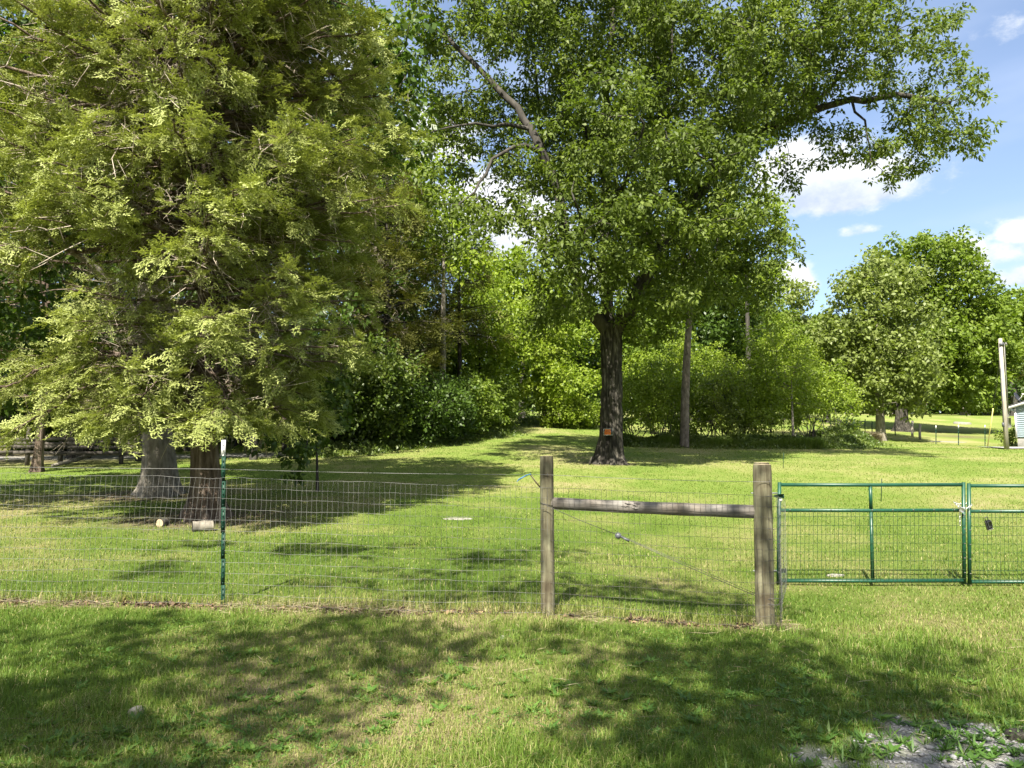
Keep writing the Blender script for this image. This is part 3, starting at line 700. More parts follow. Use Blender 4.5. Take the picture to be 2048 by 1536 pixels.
# ------------------------------------------------------------------ the oak
def pp(Y, *pts): return [P(p[0], p[1], Y + (p[2] if len(p) > 2 else 0)) for p in pts]
OY = 26.0
def oak():
    r = np.random.default_rng(31); ox, oy = TREE['oak']; z0 = float(G(ox, oy))
    root = thing('oak_tree', (ox, oy, z0), 'big spreading oak in mid lawn, dark ridged trunk with a small orange notice', 'tree')
    path = pp(OY, (1217, 930), (1221, 870), (1224, 760), (1222, 650)); path[0][2] = z0 - .12
    path = np.array(path)
    tv, tq = trunk_mesh(path, [.40, .37, .345, .36], 1.72, .95, 96, .10, .045, 9, 6, .20)
    mb = MB(); mb.add(tv, tq)
    # a dead stub at the root on the left
    mb.tube(pp(OY - .7, (1178, 936), (1181, 922), (1184, 913)), [.05, .035, .02], 6)
    L = [  # (points, start radius)
        (pp(OY, (1221, 660), (1214, 590), (1210, 480, .3), (1214, 330, .5), (1213, 180, .3), (1226, 20), (1235, -140)), .21),
        (pp(OY, (1216, 664), (1188, 625, -.3), (1160, 585, -.8), (1136, 480, -1.2), (1112, 370, -1.5), (1078, 290, -1.6), (1040, 222, -1.4), (985, 165, -1.2), (930, 112, -1), (870, 55, -.8)), .225),
        (pp(OY, (1230, 660), (1256, 622, -.3), (1290, 560, -.5), (1330, 480, .2), (1400, 380, .6), (1465, 312, .8), (1520, 262, .6), (1600, 230, .2), (1700, 200, -.3), (1800, 188, -.6), (1900, 205, -.8)), .25),
        (pp(OY, (1290, 560, -.5), (1300, 420, -1.5), (1325, 250, -2), (1345, 60, -2)), .12),
        (pp(OY, (1210, 480, .3), (1180, 360, 2), (1165, 230, 3), (1150, 60, 3)), .13),
        (pp(OY, (1110, 368, -1.5), (1090, 300, 1), (1075, 200, 2), (1060, 40, 2.5)), .10),
        (pp(OY, (1085, 300, -1.6), (1040, 285, -2.4), (985, 320, -3), (950, 385, -3.4), (900, 425, -3.6)), .075),
        (pp(OY, (1060, 252, -1.5), (960, 245, -2.5), (860, 262, -3)), .065),
        (pp(OY, (1465, 312, .8), (1490, 230, 1.5), (1530, 120, 2), (1580, 20, 2)), .11),
        (pp(OY, (1600, 230, .2), (1680, 150, 1), (1760, 90, 1), (1850, 60, 1)), .085),
        (pp(OY, (1700, 200, -.3), (1730, 250, -.6), (1745, 320, -.8)), .05),
        (pp(OY, (1330, 480, .2), (1400, 470, 2.5), (1480, 440, 4)), .10),
        (pp(OY, (1214, 560), (1170, 480, -3), (1150, 400, -5)), .12),
        (pp(OY, (1212, 440, .3), (1250, 360, -3), (1290, 250, -5)), .12),
        (pp(OY, (1213, 400, .4), (1200, 300, 4), (1170, 200, 6)), .12),
    ]
    pos = [path[-1] - np.array([0, 0, .3])]; par = [-1]; rad = [.34]; lid = [0]
    for li, (pts, r0) in enumerate(L):
        pts = np.array(pts); A_ = np.array(pos); i0 = int(np.argmin(np.linalg.norm(A_ - pts[0], axis=1))); prev = i0
        l_ = np.r_[0, np.cumsum(np.linalg.norm(np.diff(pts, axis=0), axis=1))]; m = max(3, int(l_[-1] / .45))
        for s_ in np.linspace(0, l_[-1], m + 1)[1:]:
            t_ = s_ / l_[-1]
            pos.append(np.array([np.interp(s_, l_, pts[:, i]) for i in range(3)]) + r.normal(size=3) * .035); par.append(prev)
            rad.append(max(.022, r0 * 1.12 * (1 - .76 * t_))); lid.append(li + 1); prev = len(pos) - 1
    E = [(1205, 90, 190, 190, 0, 6.5), (1215, -120, 260, 120, 0, 5), (1010, 150, 150, 130, 1.6, 3.6), (905, 215, 78, 150, -1.5, 3), (985, 360, 115, 105, -2.5, 2.6), (1085, 330, 95, 100, 2, 3),
         (880, 60, 90, 110, -1, 3), (1220, 330, 170, 120, -1, 6), (1180, 480, 130, 90, -2, 4.5), (1330, 430, 190, 150, -.5, 5.5), (1400, 560, 150, 90, 0, 4), (1270, 560, 130, 75, -2.2, 3.5),
         (1110, 570, 78, 72, -2, 3), (1110, 640, 60, 32, -1.5, 1.6), (1310, 640, 95, 28, -1, 2.2), (1480, 500, 95, 110, 1, 3.5), (1400, 190, 170, 180, 0, 6), (1560, 120, 150, 135, 0, 5), (1690, 120, 120, 105, 0, 4), (1800, 150, 92, 85, -.4, 3),
         (1868, 240, 84, 84, -.8, 2.6), (1790, 290, 78, 68, -.6, 2.2), (1890, 300, 60, 52, -.8, 1.6), (1880, 70, 34, 40, 0, 1), (1640, 280, 60, 50, .3, 2), (1560, 320, 55, 60, .8, 2), (1520, 220, 90, 75, .5, 3), (1650, 20, 160, 80, 0, 4), (1420, -60, 260, 100, 0, 5), (1010, -40, 150, 100, 0, 4), (880, 350, 45, 90, -2.8, 1.5), (1485, 620, 60, 40, .5, 2), (1225, 600, 120, 42, -3, 1.4), (1150, 470, 60, 60, -4, 2), (930, 440, 70, 60, -3, 2), (1420, 300, 80, 80, -3, 2), (1040, 60, 80, 80, -3, 2), (930, 130, 85, 90, -2.2, 1.6), (1000, 230, 60, 50, -3, 1.4), (960, 30, 80, 60, -2, 2)]
    C = crown_centres(px_ells(E, OY), 1.06, r, .25, cull=.325, seed=12)
    A, pa, rr, lid = grow(pos, par, rad, C, .42, r, limb=lid)
    n0 = len(pos)
    for li in range(len(L) + 1):
        sel = lid == li
        if li == 0: sel[0] = False
        sm = skel_mesh(A, pa, rr, 6, sel, .0)
        if sm is None: continue
        if li == 0: mb.add(sm[0], sm[1])
        else: mesh_np('limb', sm[0], sm[1], None, M['limb_bark'], root, smooth=True)
    mb.build('trunk', M['oak_bark'], root, True)
    # small leafy twigs: shoots along every outer branch node
    v, q, var, tc = leaf_cloud(C, .68, r, 15, 13, (.125, .215), .47, .66, .21, .45, .75, seed=2)
    mesh_np('crown', v, q, None, M['oak_leaf'], root, {'var': var})
    print('oak leaves', len(q), 'centres', len(C))
    return A, pa
oak()
# ------------------------------------------------------------------ grey hardwood behind the cedar
gx0, gy0 = TREE['grey']
gz = float(G(gx0, gy0))
gpath = pp(gy0, (322, 985), (318, 900), (305, 760), (300, 600), (298, 400), (300, 200), (310, 0))
gl = [(pp(gy0, (300, 600), (420, 420, .5), (560, 260, .5), (700, 150, -.5), (800, 120, -1)), .14), (pp(gy0, (298, 420), (200, 250), (100, 80)), .14),
      (pp(gy0, (300, 300), (420, 120), (520, -50)), .12), (pp(gy0, (298, 650), (180, 520, -1), (60, 440, -2), (-60, 400, -2)), .12)]
gen_tree('hardwood_tree', gx0, gy0, 'pale grey barked hardwood with flared root base just behind the big cedar', 'tree',
         px_ells([(300, 100, 260, 200, 0, 4), (80, 200, 150, 200, -.5, 3), (640, 100, 160, 130, 0, 3), (815, 120, 50, 75, -1, 1.2), (800, 250, 42, 85, -1.2, 1.0), (520, 0, 200, 120), (330, 420, 240, 120, 1.5, 2), (40, 560, 120, 120, .5, 2), (110, 720, 90, 40, 1, 1)], gy0),
         .34, None, .85, .62, M['broad_leaf'], M['grey_bark'], 9, 10, (.15, .23), 41, ratio=.62, limbs=gl, flare=1.75, path=gpath, k=6, trunk_k=64, ridge=.05, cull=.28, droop=.6)
# broad leaves hanging low at the edge of the hedge
vn = P(655, 880, 17.5)
gen_tree('sapling', vn[0] - .2, 17.5, 'young sapling with big drooping dark leaves to the right of the big cedar', 'sapling',
         px_ells([(655, 800, 48, 55, 0, .7), (600, 850, 50, 45, -.3, .6), (560, 895, 60, 28, -.8, .4), (590, 915, 22, 30, -.8, .3), (690, 730, 30, 50, 0, .5)], 17.2),
         .035, (-.1, 0, 2.2), .42, .30, M['broad_leaf'], M['limb_bark'], 5, 8, (.11, .17), 43, ratio=.7, step=.3, tuft_r=.14, droop=.9, k=4, flare=1.2)

# ------------------------------------------------------------------ hedge and understory on the left of the clearing
def shrub(px, py_base, Y, w, h, mat, seed, label, name='shrub', cat='shrub', group=None, dens=1.0, L=(.10, .16), stems=4, spacing=.62, up=.6, per=9, tufts=7, depth=1.6, lift=.2, cull=.3):
    b = P(px, py_base, Y); x, y = b[0], Y; z0 = float(G(x, y)); r = np.random.default_rng(seed)
    ells = []
    for i in range(stems + 2):
        a = r.uniform(0, 6.28); ells.append((np.array([x + math.cos(a) * w * .30 * r.random(), y + math.sin(a) * depth * .4, z0 + h * (r.uniform(.32, .74) + lift * .3)]), (w * r.uniform(.26, .40), depth * .6, h * r.uniform(.22, .36))))
    ells.append((np.array([x, y, z0 + h * (.38 + lift * .5)]), (w * .5, depth * .8, h * (.42 - lift * .35))))
    root = thing(name, (x, y, z0), label, cat, group)
    pos, par, rad = [np.array([x, y, z0 - .05])], [-1], [.03]
    for i in range(stems):
        e = np.array([x + r.uniform(-.4, .4) * w, y + r.uniform(-.3, .3) * depth, z0 + h * r.uniform(.4, .6)]); s0 = np.array([x + r.uniform(-.15, .15) * w, y + r.uniform(-.15, .15), z0 - .05])
        pos.append(s0); par.append(-1); rad.append(.028); pr = len(pos) - 1
        for t in np.linspace(.2, 1, 5): pos.append(s0 + (e - s0) * t + r.normal(size=3) * .06); par.append(pr); rad.append(.028 * (1 - .5 * t)); pr = len(pos) - 1
    C = crown_centres(ells, spacing, r, .2, cull=cull, seed=seed)
    A, pa, rr, lid = grow(pos, par, rad, C, .5, r)
    sm = skel_mesh(A, pa, rr, 4)
    mesh_np('stem', sm[0], sm[1], None, M['limb_bark'], root)
    v, q, var, tc = leaf_cloud(C, spacing * .75, r, tufts, per, L, .6, .8, .2, .3, up, seed=seed)
    mesh_np('foliage', v, q, None, mat, root, {'var': var})
    return root
hedge = [  # px, base row, Y, width, height, label
    (652, 885, 31.0, 3.2, 3.6, 'dark shrub at the left end of the hedge, behind the big-leaved sapling', 'shrub_leaf'),
    (705, 883, 31.5, 3.4, 4.6, 'tall hedge shrub with cream-tipped leaves, left of the dark cedar trunk', 'shrub_leaf'),
    (765, 880, 32.5, 3.4, 4.4, 'pale-tipped honeysuckle shrub in front of the dark cedar trunk', 'shrub_leaf'),
    (826, 876, 34.0, 3.6, 3.8, 'dense dark green hedge shrub right of the dark cedar trunk', 'broad_leaf'),
    (880, 872, 36.5, 3.6, 3.6, 'hedge shrub below the pale trunk in the wood edge', 'broad_leaf'),
    (930, 868, 39.0, 3.6, 3.6, 'leafy green hedge shrub second from the clearing end', 'far_leaf'),
    (975, 862, 43.0, 3.4, 3.6, 'last hedge shrub on the left side of the clearing', 'far_leaf')]
for i, (px, py, Y, w, h, lb, mt) in enumerate(hedge):
    shrub(px, py, Y, w, h, M[mt], 60 + i, lb, group='hedge shrubs on the left side of the clearing', depth=2.4, spacing=.6, L=(.13, .20), lift=0.0, cull=.2)

# ------------------------------------------------------------------ background trees
def bg(name, px, Y, label, ells, tr, seed, mat='far_leaf', bark='limb_bark', spacing=1.2, L=(.28, .44), tufts=9, per=9, group=None, th=6, cull=.16, shell=.15, ratio=.62, Rr=1.0, up=.6, path=None, limbs=None, cat='tree', tuft_r=.34, flare=1.4, dt=0, k=4, minr=0.012):
    x = (px - 1024) / F * Y
    return gen_tree(name, x, Y, label, cat, px_ells(ells, Y), tr, (0.0 + dt, 0, th), spacing, Rr, M[mat], M[bark], tufts, per, L, seed, group, ratio, limbs=limbs, step=.8, tuft_r=tuft_r, cull=cull, shell=shell, path=path, up=up, flare=flare, k=k, minr=minr)[0]
gc = 'trees around the clearing'
bg('maple_tree', 1088, 50, 'small bright yellow-green tree with a thin trunk at the end of the clearing', [(1080, 690, 95, 55, 0, 2.4), (1100, 770, 105, 45, 0, 2.4), (1050, 640, 70, 50, 1, 2)], .16, 101, 'bright_leaf', th=5, group=gc, spacing=.95, L=(.18, .27), tufts=11, per=11)
bg('woodland_tree', 960, 47, 'yellow-green tree leaning over the hedge left of the clearing', [(960, 640, 85, 90, 0, 2.6), (950, 740, 80, 80, 0, 2.2), (1010, 700, 50, 50, 0, 1.6)], .16, 102, 'bright_leaf', th=7, group=gc, spacing=.95, L=(.18, .27), tufts=11, per=11)
bg('woodland_tree', 885, 37.2, 'tall woodland tree with a pale bare trunk right of the dark cedars', [(880, 450, 90, 110, 1, 2.2), (860, 330, 80, 90, 0, 2.2), (925, 530, 60, 45, 0, 1.5)], .19, 103, 'bright_leaf', 'grey_bark', th=10.5, group=gc, spacing=1.05, L=(.20, .30), flare=1.2)
bg('woodland_tree', 1045, 62, 'tall pale-green woodland tree behind the middle of the clearing', [(1040, 600, 110, 70, 0, 4), (1010, 540, 80, 45, 0, 3), (1100, 640, 90, 70, 0, 3)], .3, 104, 'bright_leaf', th=9, group=gc)
bg('woodland_tree', 1160, 66, 'dark woodland tree directly behind the left side of the oak trunk', [(1160, 680, 90, 80, 0, 4), (1150, 770, 80, 50, 0, 3)], .3, 105, 'broad_leaf', th=8, group=gc)
bg('woodland_tree', 1290, 64, 'bright woodland tree right behind the oak trunk', [(1290, 690, 80, 70, 0, 4), (1280, 620, 70, 40, 0, 3)], .28, 106, 'far_leaf', th=8, group=gc)
bg('woodland_tree', 1420, 70, 'dark woodland tree rising behind the thin bare trunk', [(1410, 660, 130, 70, 0, 4), (1400, 580, 110, 60, 0, 4), (1440, 740, 90, 50, 0, 3)], .35, 107, 'broad_leaf', th=10, group=gc)
bg('woodland_tree', 1500, 60, 'tall light green tree showing beside the oak crown', [(1520, 470, 58, 75, 0, 2.4), (1500, 560, 70, 60, 0, 3), (1540, 420, 36, 40, 0, 1.4)], .25, 108, 'bright_leaf', th=15, group=gc, cull=.4)
bg('woodland_tree', 1592, 78, 'narrow pointed tree in the gap left of the round tree', [(1590, 610, 38, 55, 0, 2.4), (1592, 680, 55, 60, 0, 3)], .3, 109, 'pale_leaf', th=12, group=gc)
bg('woodland_tree', 1530, 74, 'mid green tree left of the narrow pointed tree', [(1530, 660, 60, 60, 0, 3), (1520, 720, 70, 50, 0, 3)], .3, 110, 'far_leaf', th=9, group=gc)
bg('woodland_tree', 1655, 72, 'low tree filling the gap under the left side of the round tree', [(1650, 690, 50, 55, 0, 3), (1640, 750, 55, 50, 0, 3)], .3, 111, 'far_leaf', th=8, group=gc)
# the round pair on the right
x11 = (1760 - 1024) / F * 50
bg('round_tree', 1760, 50, 'round pale green tree with ivied trunk, front one of the pair near the pole',
   [(1750, 570, 82, 60, 0, 3), (1755, 660, 108, 80, 0, 3.6), (1765, 745, 100, 66, 0, 3.4), (1700, 700, 62, 70, 0, 2.6), (1815, 745, 52, 60, -1, 2), (1770, 806, 66, 18, 0, 2)], .30, 120, 'pale_leaf', 'grey_bark', th=9.5, spacing=1.05, L=(.22, .34), tufts=10, per=10, cull=.12, k=5, group='pair of big trees beside the pole')
bg('big_spreading_tree', 1803, 62, 'largest far tree, thick trunk and wide crown, behind the round pale one',
   [(1850, 520, 100, 48, 0, 4), (1900, 590, 80, 70, 0, 4), (1930, 680, 90, 80, 0, 5), (1870, 720, 90, 90, 0, 5), (1980, 640, 50, 60, 0, 3), (1990, 740, 40, 45, 0, 3), (1920, 776, 70, 34, 0, 4), (1800, 560, 60, 60, 1, 4), (1760, 700, 80, 80, 1, 4), (1640, 700, 10, 10)], .50, 121, 'far_leaf', 'oak_bark', th=10, spacing=1.2, L=(.26, .40), tufts=10, per=10, cull=.14, flare=1.9, k=5, group='pair of big trees beside the pole')
bg('woodland_tree', 2030, 92, 'far tree with pale bark at the right edge above the house', [(2030, 650, 50, 70, 0, 5), (2070, 620, 60, 60, 0, 5)], .4, 122, 'far_leaf', th=12, group='far tree line', L=(.42, .6), spacing=1.6, Rr=1.3)
far_line = [(1930, 96, 'far lawn tree with a pale trunk below the big spreading crown', 'far_leaf'), (1850, 102, 'far tree behind the lawn, left of the pale far trunk', 'broad_leaf'), (1975, 104, 'dark far tree behind the lawn right of the pale far trunk', 'broad_leaf'),
            (2050, 108, 'dark far tree behind the house roof', 'broad_leaf'), (2110, 90, 'far tree beyond the right side of the house', 'broad_leaf'), (1700, 98, 'far tree between the scrub and the round tree', 'far_leaf'), (1780, 108, 'far dark tree hidden behind the round tree trunk', 'broad_leaf')]
for i, (px, Y, lb, mt) in enumerate(far_line):
    bg('woodland_tree', px, Y, lb, [(px, 735, 60, 60, 0, 4), (px + 15, 795, 62, 30, 0, 4), (px - 20, 780, 45, 34, 0, 3)], .5, 130 + i, mt, 'grey_bark', th=6, group='far tree line', L=(.45, .65), spacing=1.8, Rr=1.3, tufts=8, per=9, flare=1.4)
# the wood on the left, behind the rail fence
wood = [(-60, 30, 'leftmost woodland tree, cut by the photo edge'), (60, 33, 'dark trunked tree behind the rail fence near the left edge'), (160, 29, 'tree with a wide dark trunk standing at the rail fence'), (250, 36, 'woodland tree behind the rail fence, second from the grey trunk'),
        (380, 34, 'woodland tree showing left of the cedar top'), (480, 38, 'woodland tree behind the cedar trunk'), (575, 33, 'woodland tree with thin dark trunk right of the cedar trunk'), (640, 40, 'woodland tree above the left end of the hedge'), (740, 42, 'woodland tree above the hedge, behind the dark cedar'),
        (810, 48, 'woodland tree above the hedge, left of the pale trunk'), (-160, 36, 'woodland tree beyond the left edge'), (310, 45, 'tall woodland tree deep in the wood')]
for i, (px, Y, lb) in enumerate(wood):
    r_ = np.random.default_rng(300 + i); top = [120, 60, 100, 140, 30, 60, 140, 160, 150, 330, 200, 40][i]; hw = r_.uniform(90, 120)
    x = (px - 1024) / F * Y
    ells = [(px, top + 120, hw * .8, 130, 0, 3), (px + r_.uniform(-40, 40), top + 280, hw, 120, 0, 3), (px + r_.uniform(-50, 50), top + 440, hw * .95, 110, 0, 3), (px + r_.uniform(-30, 30), 700, hw * .95, 75, 1, 2.4), (px + r_.uniform(-50, 50), 790, hw * .8, 42, .5, 2.4)]
    bg('woodland_tree', px, Y, lb, ells, .18 if i != 2 else .34, 140 + i, ['broad_leaf', 'far_leaf', 'broad_leaf'][i % 3], 'limb_bark' if i != 2 else 'oak_bark', th=(900 - top) / F * Y * .7, group='trees of the wood on the left', spacing=1.2, L=(.24, .36), tufts=9, per=8, cull=.12, flare=1.3)
und = [(20, 900, 33.5), (110, 898, 36), (210, 895, 35), (300, 892, 37), (470, 890, 42), (540, 888, 44), (600, 886, 40), (-80, 905, 42), (390, 890, 48), (740, 878, 46), (830, 872, 50), (920, 862, 54)]
ul = ['leftmost low woodland bush beyond the lane', 'low woodland bush beyond the lane, behind the wide dark trunk', 'low bush beyond the lane in the middle of the rail fence', 'low bush beyond the lane, just left of the grey trunk', 'low bush in deep shade right of the cedar trunk', 'shaded bush between the cedar trunk and the sapling', 'shaded bush behind the big-leaved sapling', 'low bush beyond the left edge', 'shaded bush behind the two front trunks', 'shaded bush behind the honeysuckle shrub', 'shaded bush behind the dense dark hedge shrub', 'shaded bush behind the hedge shrub near the clearing']
for i, (px, py, Y) in enumerate(und):
    shrub(px, py, Y, 5.6, 4.4, M['broad_leaf'], 170 + i, ul[i], 'bush', 'bush', 'low bushes in the wood', spacing=.95, L=(.18, .28), depth=2.4, per=8, lift=0, cull=.1)

# mound bush and brush at the end of the clearing
shrub(1135, 852, 50, 4.4, 2.5, M['bright_leaf'], 201, 'low rounded yellow-green bush at the end of the clearing, left of the oak trunk', 'bush', 'bush', None, spacing=.6, L=(.12, .18), depth=2, lift=0, cull=0)
shrub(1190, 853, 52, 3.0, 2.0, M['bright_leaf'], 202, 'yellow-green bush touching the left edge of the oak trunk', 'bush', 'bush', None, spacing=.6, L=(.12, .18), depth=2, lift=0, cull=0)
shrub(1010, 850, 56, 4.0, 3.0, M['far_leaf'], 203, 'green bush at the far left corner of the clearing', 'bush', 'bush', None, spacing=.7, L=(.14, .2), depth=2, lift=0)
brush = [(1268, 890, 36.5, 2.4, 3.6, 'bright_leaf', 'feathery bright shrub right of the oak trunk'), (1315, 893, 37, 2.6, 4.2, 'bright_leaf', 'feathery shrub between the oak and the thin bare trunk'), (1345, 890, 41, 3.0, 4.6, 'shrub_leaf', 'shrub behind the left side of the thin bare trunk'),
         (1410, 893, 38, 2.6, 4.2, 'far_leaf', 'green shrub right of the thin bare trunk'), (1448, 893, 37.5, 2.2, 3.4, 'pale_leaf', 'thin shrub with pale bare twigs in the scrub'), (1500, 892, 38, 3.0, 4.6, 'far_leaf', 'shrub left of the slim forked sapling'), (1470, 890, 43, 3.6, 5.6, 'bright_leaf', 'taller bright shrub behind the twiggy one'),
         (1545, 890, 42, 3.6, 5.8, 'bright_leaf', 'tall bright shrub behind the slim forked sapling'), (1625, 886, 40, 3.2, 4.6, 'bright_leaf', 'bright arching shrub right of the slim forked sapling'), (1672, 884, 42, 3.0, 3.4, 'far_leaf', 'last arching shrub, left of the round tree'), (1380, 888, 46, 4.0, 6.4, 'far_leaf', 'tall shrub behind the thin bare trunk'), (1300, 880, 48, 4.0, 5.6, 'far_leaf', 'tall shrub behind the feathery ones by the oak'), (1600, 880, 50, 4.4, 7.0, 'far_leaf', 'tall shrub at the back of the scrub')]
for i, (px, py, Y, w, h, mt, lb) in enumerate(brush):
    shrub(px, py, Y, w * 1.12, h, M[{'far_leaf': 'bright_leaf', 'shrub_leaf': 'far_leaf'}.get(mt, mt)], 210 + i, lb, group='scrub between the oak and the round tree', spacing=.66, L=(.10, .17), depth=1.5, lift=.35 if i in (0, 1, 4, 8, 9) else .10, cull=.34, stems=8, per=9, tufts=7)
bg('sapling_tree', 1585, 37.5, 'slim forked sapling with pale trunk in front of the scrub', [(1570, 740, 70, 60, 0, 1.6), (1600, 800, 75, 36, 0, 1.4), (1540, 680, 55, 45, 0, 1.4)], .075, 230, 'bright_leaf', 'grey_bark', th=3.4, spacing=.7, L=(.10, .16), Rr=.5, cat='sapling', tuft_r=.22, minr=0)
# thin bare trunk tree
xt = (1370 - 1024) / F * 36
bg('slender_tree', 1370, 36, 'slender tree with a tall bare pinkish-grey trunk right of the oak', [(1390, 560, 80, 50, 0, 2), (1400, 480, 90, 60, 0, 2.4), (1420, 400, 70, 60, 0, 2.2)], .215, 231, 'broad_leaf', 'pine_bark', spacing=.9, L=(.14, .22),
   path=pp(36, (1369, 902), (1370, 800), (1374, 700), (1380, 620), (1388, 500), (1400, 400)), flare=1.15, Rr=.7)

# low undergrowth along the edges: nobody could count it
def edge_growth(name, segs, n, Lr, mat, seed, label):
    r = np.random.default_rng(seed); V = []
    for (x0, y0, x1, y1, wd, ht, w) in segs:
        m = int(n * w); t = r.random(m); ang = math.atan2(y1 - y0, x1 - x0); o = r.normal(size=m) * wd
        x = x0 + (x1 - x0) * t - math.sin(ang) * o; y = y0 + (y1 - y0) * t + math.cos(ang) * o
        hh = ht * (0.35 + .9 * vnoise(xy(x, y), .9, seed)) * np.exp(-(o / (wd * 1.4)) ** 2); z = G(x, y) + hh * r.random(m) ** .8
        V.append(np.stack([x, y, z], -1))
    p = np.vstack(V); a = rand_dir(len(p), r) * .8 + np.array([0, 0, .5]); nn = rand_dir(len(p), r) * .7 + np.array([0, -.3, .6])
    l = r.uniform(*Lr, len(p)); v, q = leaves(p, a, nn, l, l * .45)
    va = np.clip(.25 + .35 * r.random(len(p)) + .45 * vnoise(p, 1.1, seed + 1) - .1, 0, 1)
    o = mesh_np(name, v, q, None, mat, None, {'var': np.repeat(va, 4)}); tag(o, label, 'undergrowth', None, 'stuff')
def wx(px, Y): return (px - 1024) / F * Y
edge_growth('undergrowth', [(wx(590, 29), 29, wx(760, 31.5), 31.5, .5, .5, 1), (wx(760, 31.5), 31.5, wx(1000, 43), 43, .6, .55, 1.6), (wx(1245, 36), 36, wx(1370, 37), 37, .45, .7, 1), (wx(1370, 36.8), 36.8, wx(1600, 36.8), 36.8, .5, .65, 1.5),
                            (wx(1600, 36.8), 36.8, wx(1700, 38.5), 38.5, .55, .6, 1), (wx(1630, 40), 40, wx(1712, 43), 43, .8, .9, 1.2), (wx(1040, 54), 54, wx(1250, 52), 52, 1.0, .7, 1)], 9000, (.09, .17), M['shrub_leaf'], 240, 'low weeds and brambles along the foot of the scrub')
# ------------------------------------------------------------------ fence, posts, rail
r = np.random.default_rng(77)
def zat(px, py, Y): return float(P(px, py, Y)[2])
def wood_post(name, px_top, py_top, px_bot, py_bot, Y, rad, label, group, seed, mat='post', tk=40):
    a = P(px_bot, py_bot, Y); b = P(px_top, py_top, Y); g = float(G(a[0], Y))
    root = thing(name, (a[0], Y, g), label, 'fence post', group)
    n = 26; t = np.linspace(0, 1, n); pts = np.stack([a[0] + (b[0] - a[0]) * t, np.full(n, float(Y)), g - .12 + (b[2] - g + .12) * t], -1)
    th = np.arange(tk) / tk * 2 * np.pi; TH, TT = np.meshgrid(th, t)
    rr = rad * (1 + .012 * np.sin(TH * 3 + seed) + .03 * (vnoise(np.stack([np.cos(TH) * 2 + seed, np.sin(TH) * 2, TT * 1.2], -1), 2.5, seed) - .5) + .02 * (1 - TT))
    # drying checks: narrow vertical grooves
    for k in range(3):
        th0 = R([250, 300, 200][k] + seed * 13 % 40); w = np.exp(-((TH - th0 - .08 * np.sin(TT * 7 + k)) / .035) ** 2) * (np.abs(TT - [.7, .35, .5][k]) < [.25, .3, .2][k]); rr = rr - .006 * w
    edge = np.clip((TT - .985) / .015, 0, 1); rr = rr * (1 - .06 * edge)
    V = np.stack([pts[:, None, 0] + rr * np.cos(TH), pts[:, None, 1] + rr * np.sin(TH), pts[:, None, 2] + 0 * TH], -1)
    i = np.arange(n - 1)[:, None] * tk; j = np.arange(tk)[None]; j2 = (j + 1) % tk
    q = np.stack([i + j, i + j2, i + tk + j2, i + tk + j], -1).reshape(-1, 4)
    o = mesh_np('shaft', V, q, None, M[mat], root, smooth=True)
    top = MB(); v = V[-1]; c = v.mean(0) + [0, 0, .004]; jj = np.arange(tk); j3 = (jj + 1) % tk
    top.add(np.vstack([v, c]), None, np.stack([jj, j3, np.full(tk, tk)], -1)); top.build('cut_top', M['log_end'], root)
    return root, pts
YF = 7.40
front, fp = wood_post('fence_post', 1524, 929, 1530, 1243, YF, .0865, 'thick round wooden post in front, wrapped in wire where the fence turns to the gate', 'round wooden fence posts', 3)
left, lp = wood_post('fence_post', 1093, 912, 1096, 1222, 7.52, .066, 'slimmer round wooden post at the left end of the wooden rail', 'round wooden fence posts', 8)
XR = wx(1526, 9.5)
rear, rp = wood_post('fence_post', 1523, 925, 1527, 1172, 9.5, .095, 'rear wooden gate post hidden behind the thick front one', 'round wooden fence posts', 5)

rb = MB(); a = P(1107, 1006.5, 7.52); b = P(1514, 1023.5, 7.44); n = 34; t = np.linspace(-.02, 1.02, n)[:, None]
pts = a + (b - a) * t; pts[:, 2] -= np.sin(np.linspace(0, np.pi, n)) * .006
rl = .056 + .007 * np.linspace(0, 1, n) + .0015 * np.sin(np.linspace(0, 23, n))
rb.tube(pts, rl, 28); rail = rb.build('wooden_rail', M['rail'], None, True)
tag(rail, 'grey round wooden rail bracing the two front posts', 'rail')
kn = MB()
for k in range(9):
    x_ = r.uniform(.33, .42); c = a + (b - a) * x_ + np.array([0, -.057, r.uniform(-.02, .045)])
    kn.tube([c + [-.03, .004, .006], c + [.0, -.004, 0], c + [.035, .003, -.006]], [.003, .007, .002], 6)
tag(kn.build('torn_knot', M['rail'], rail), None)

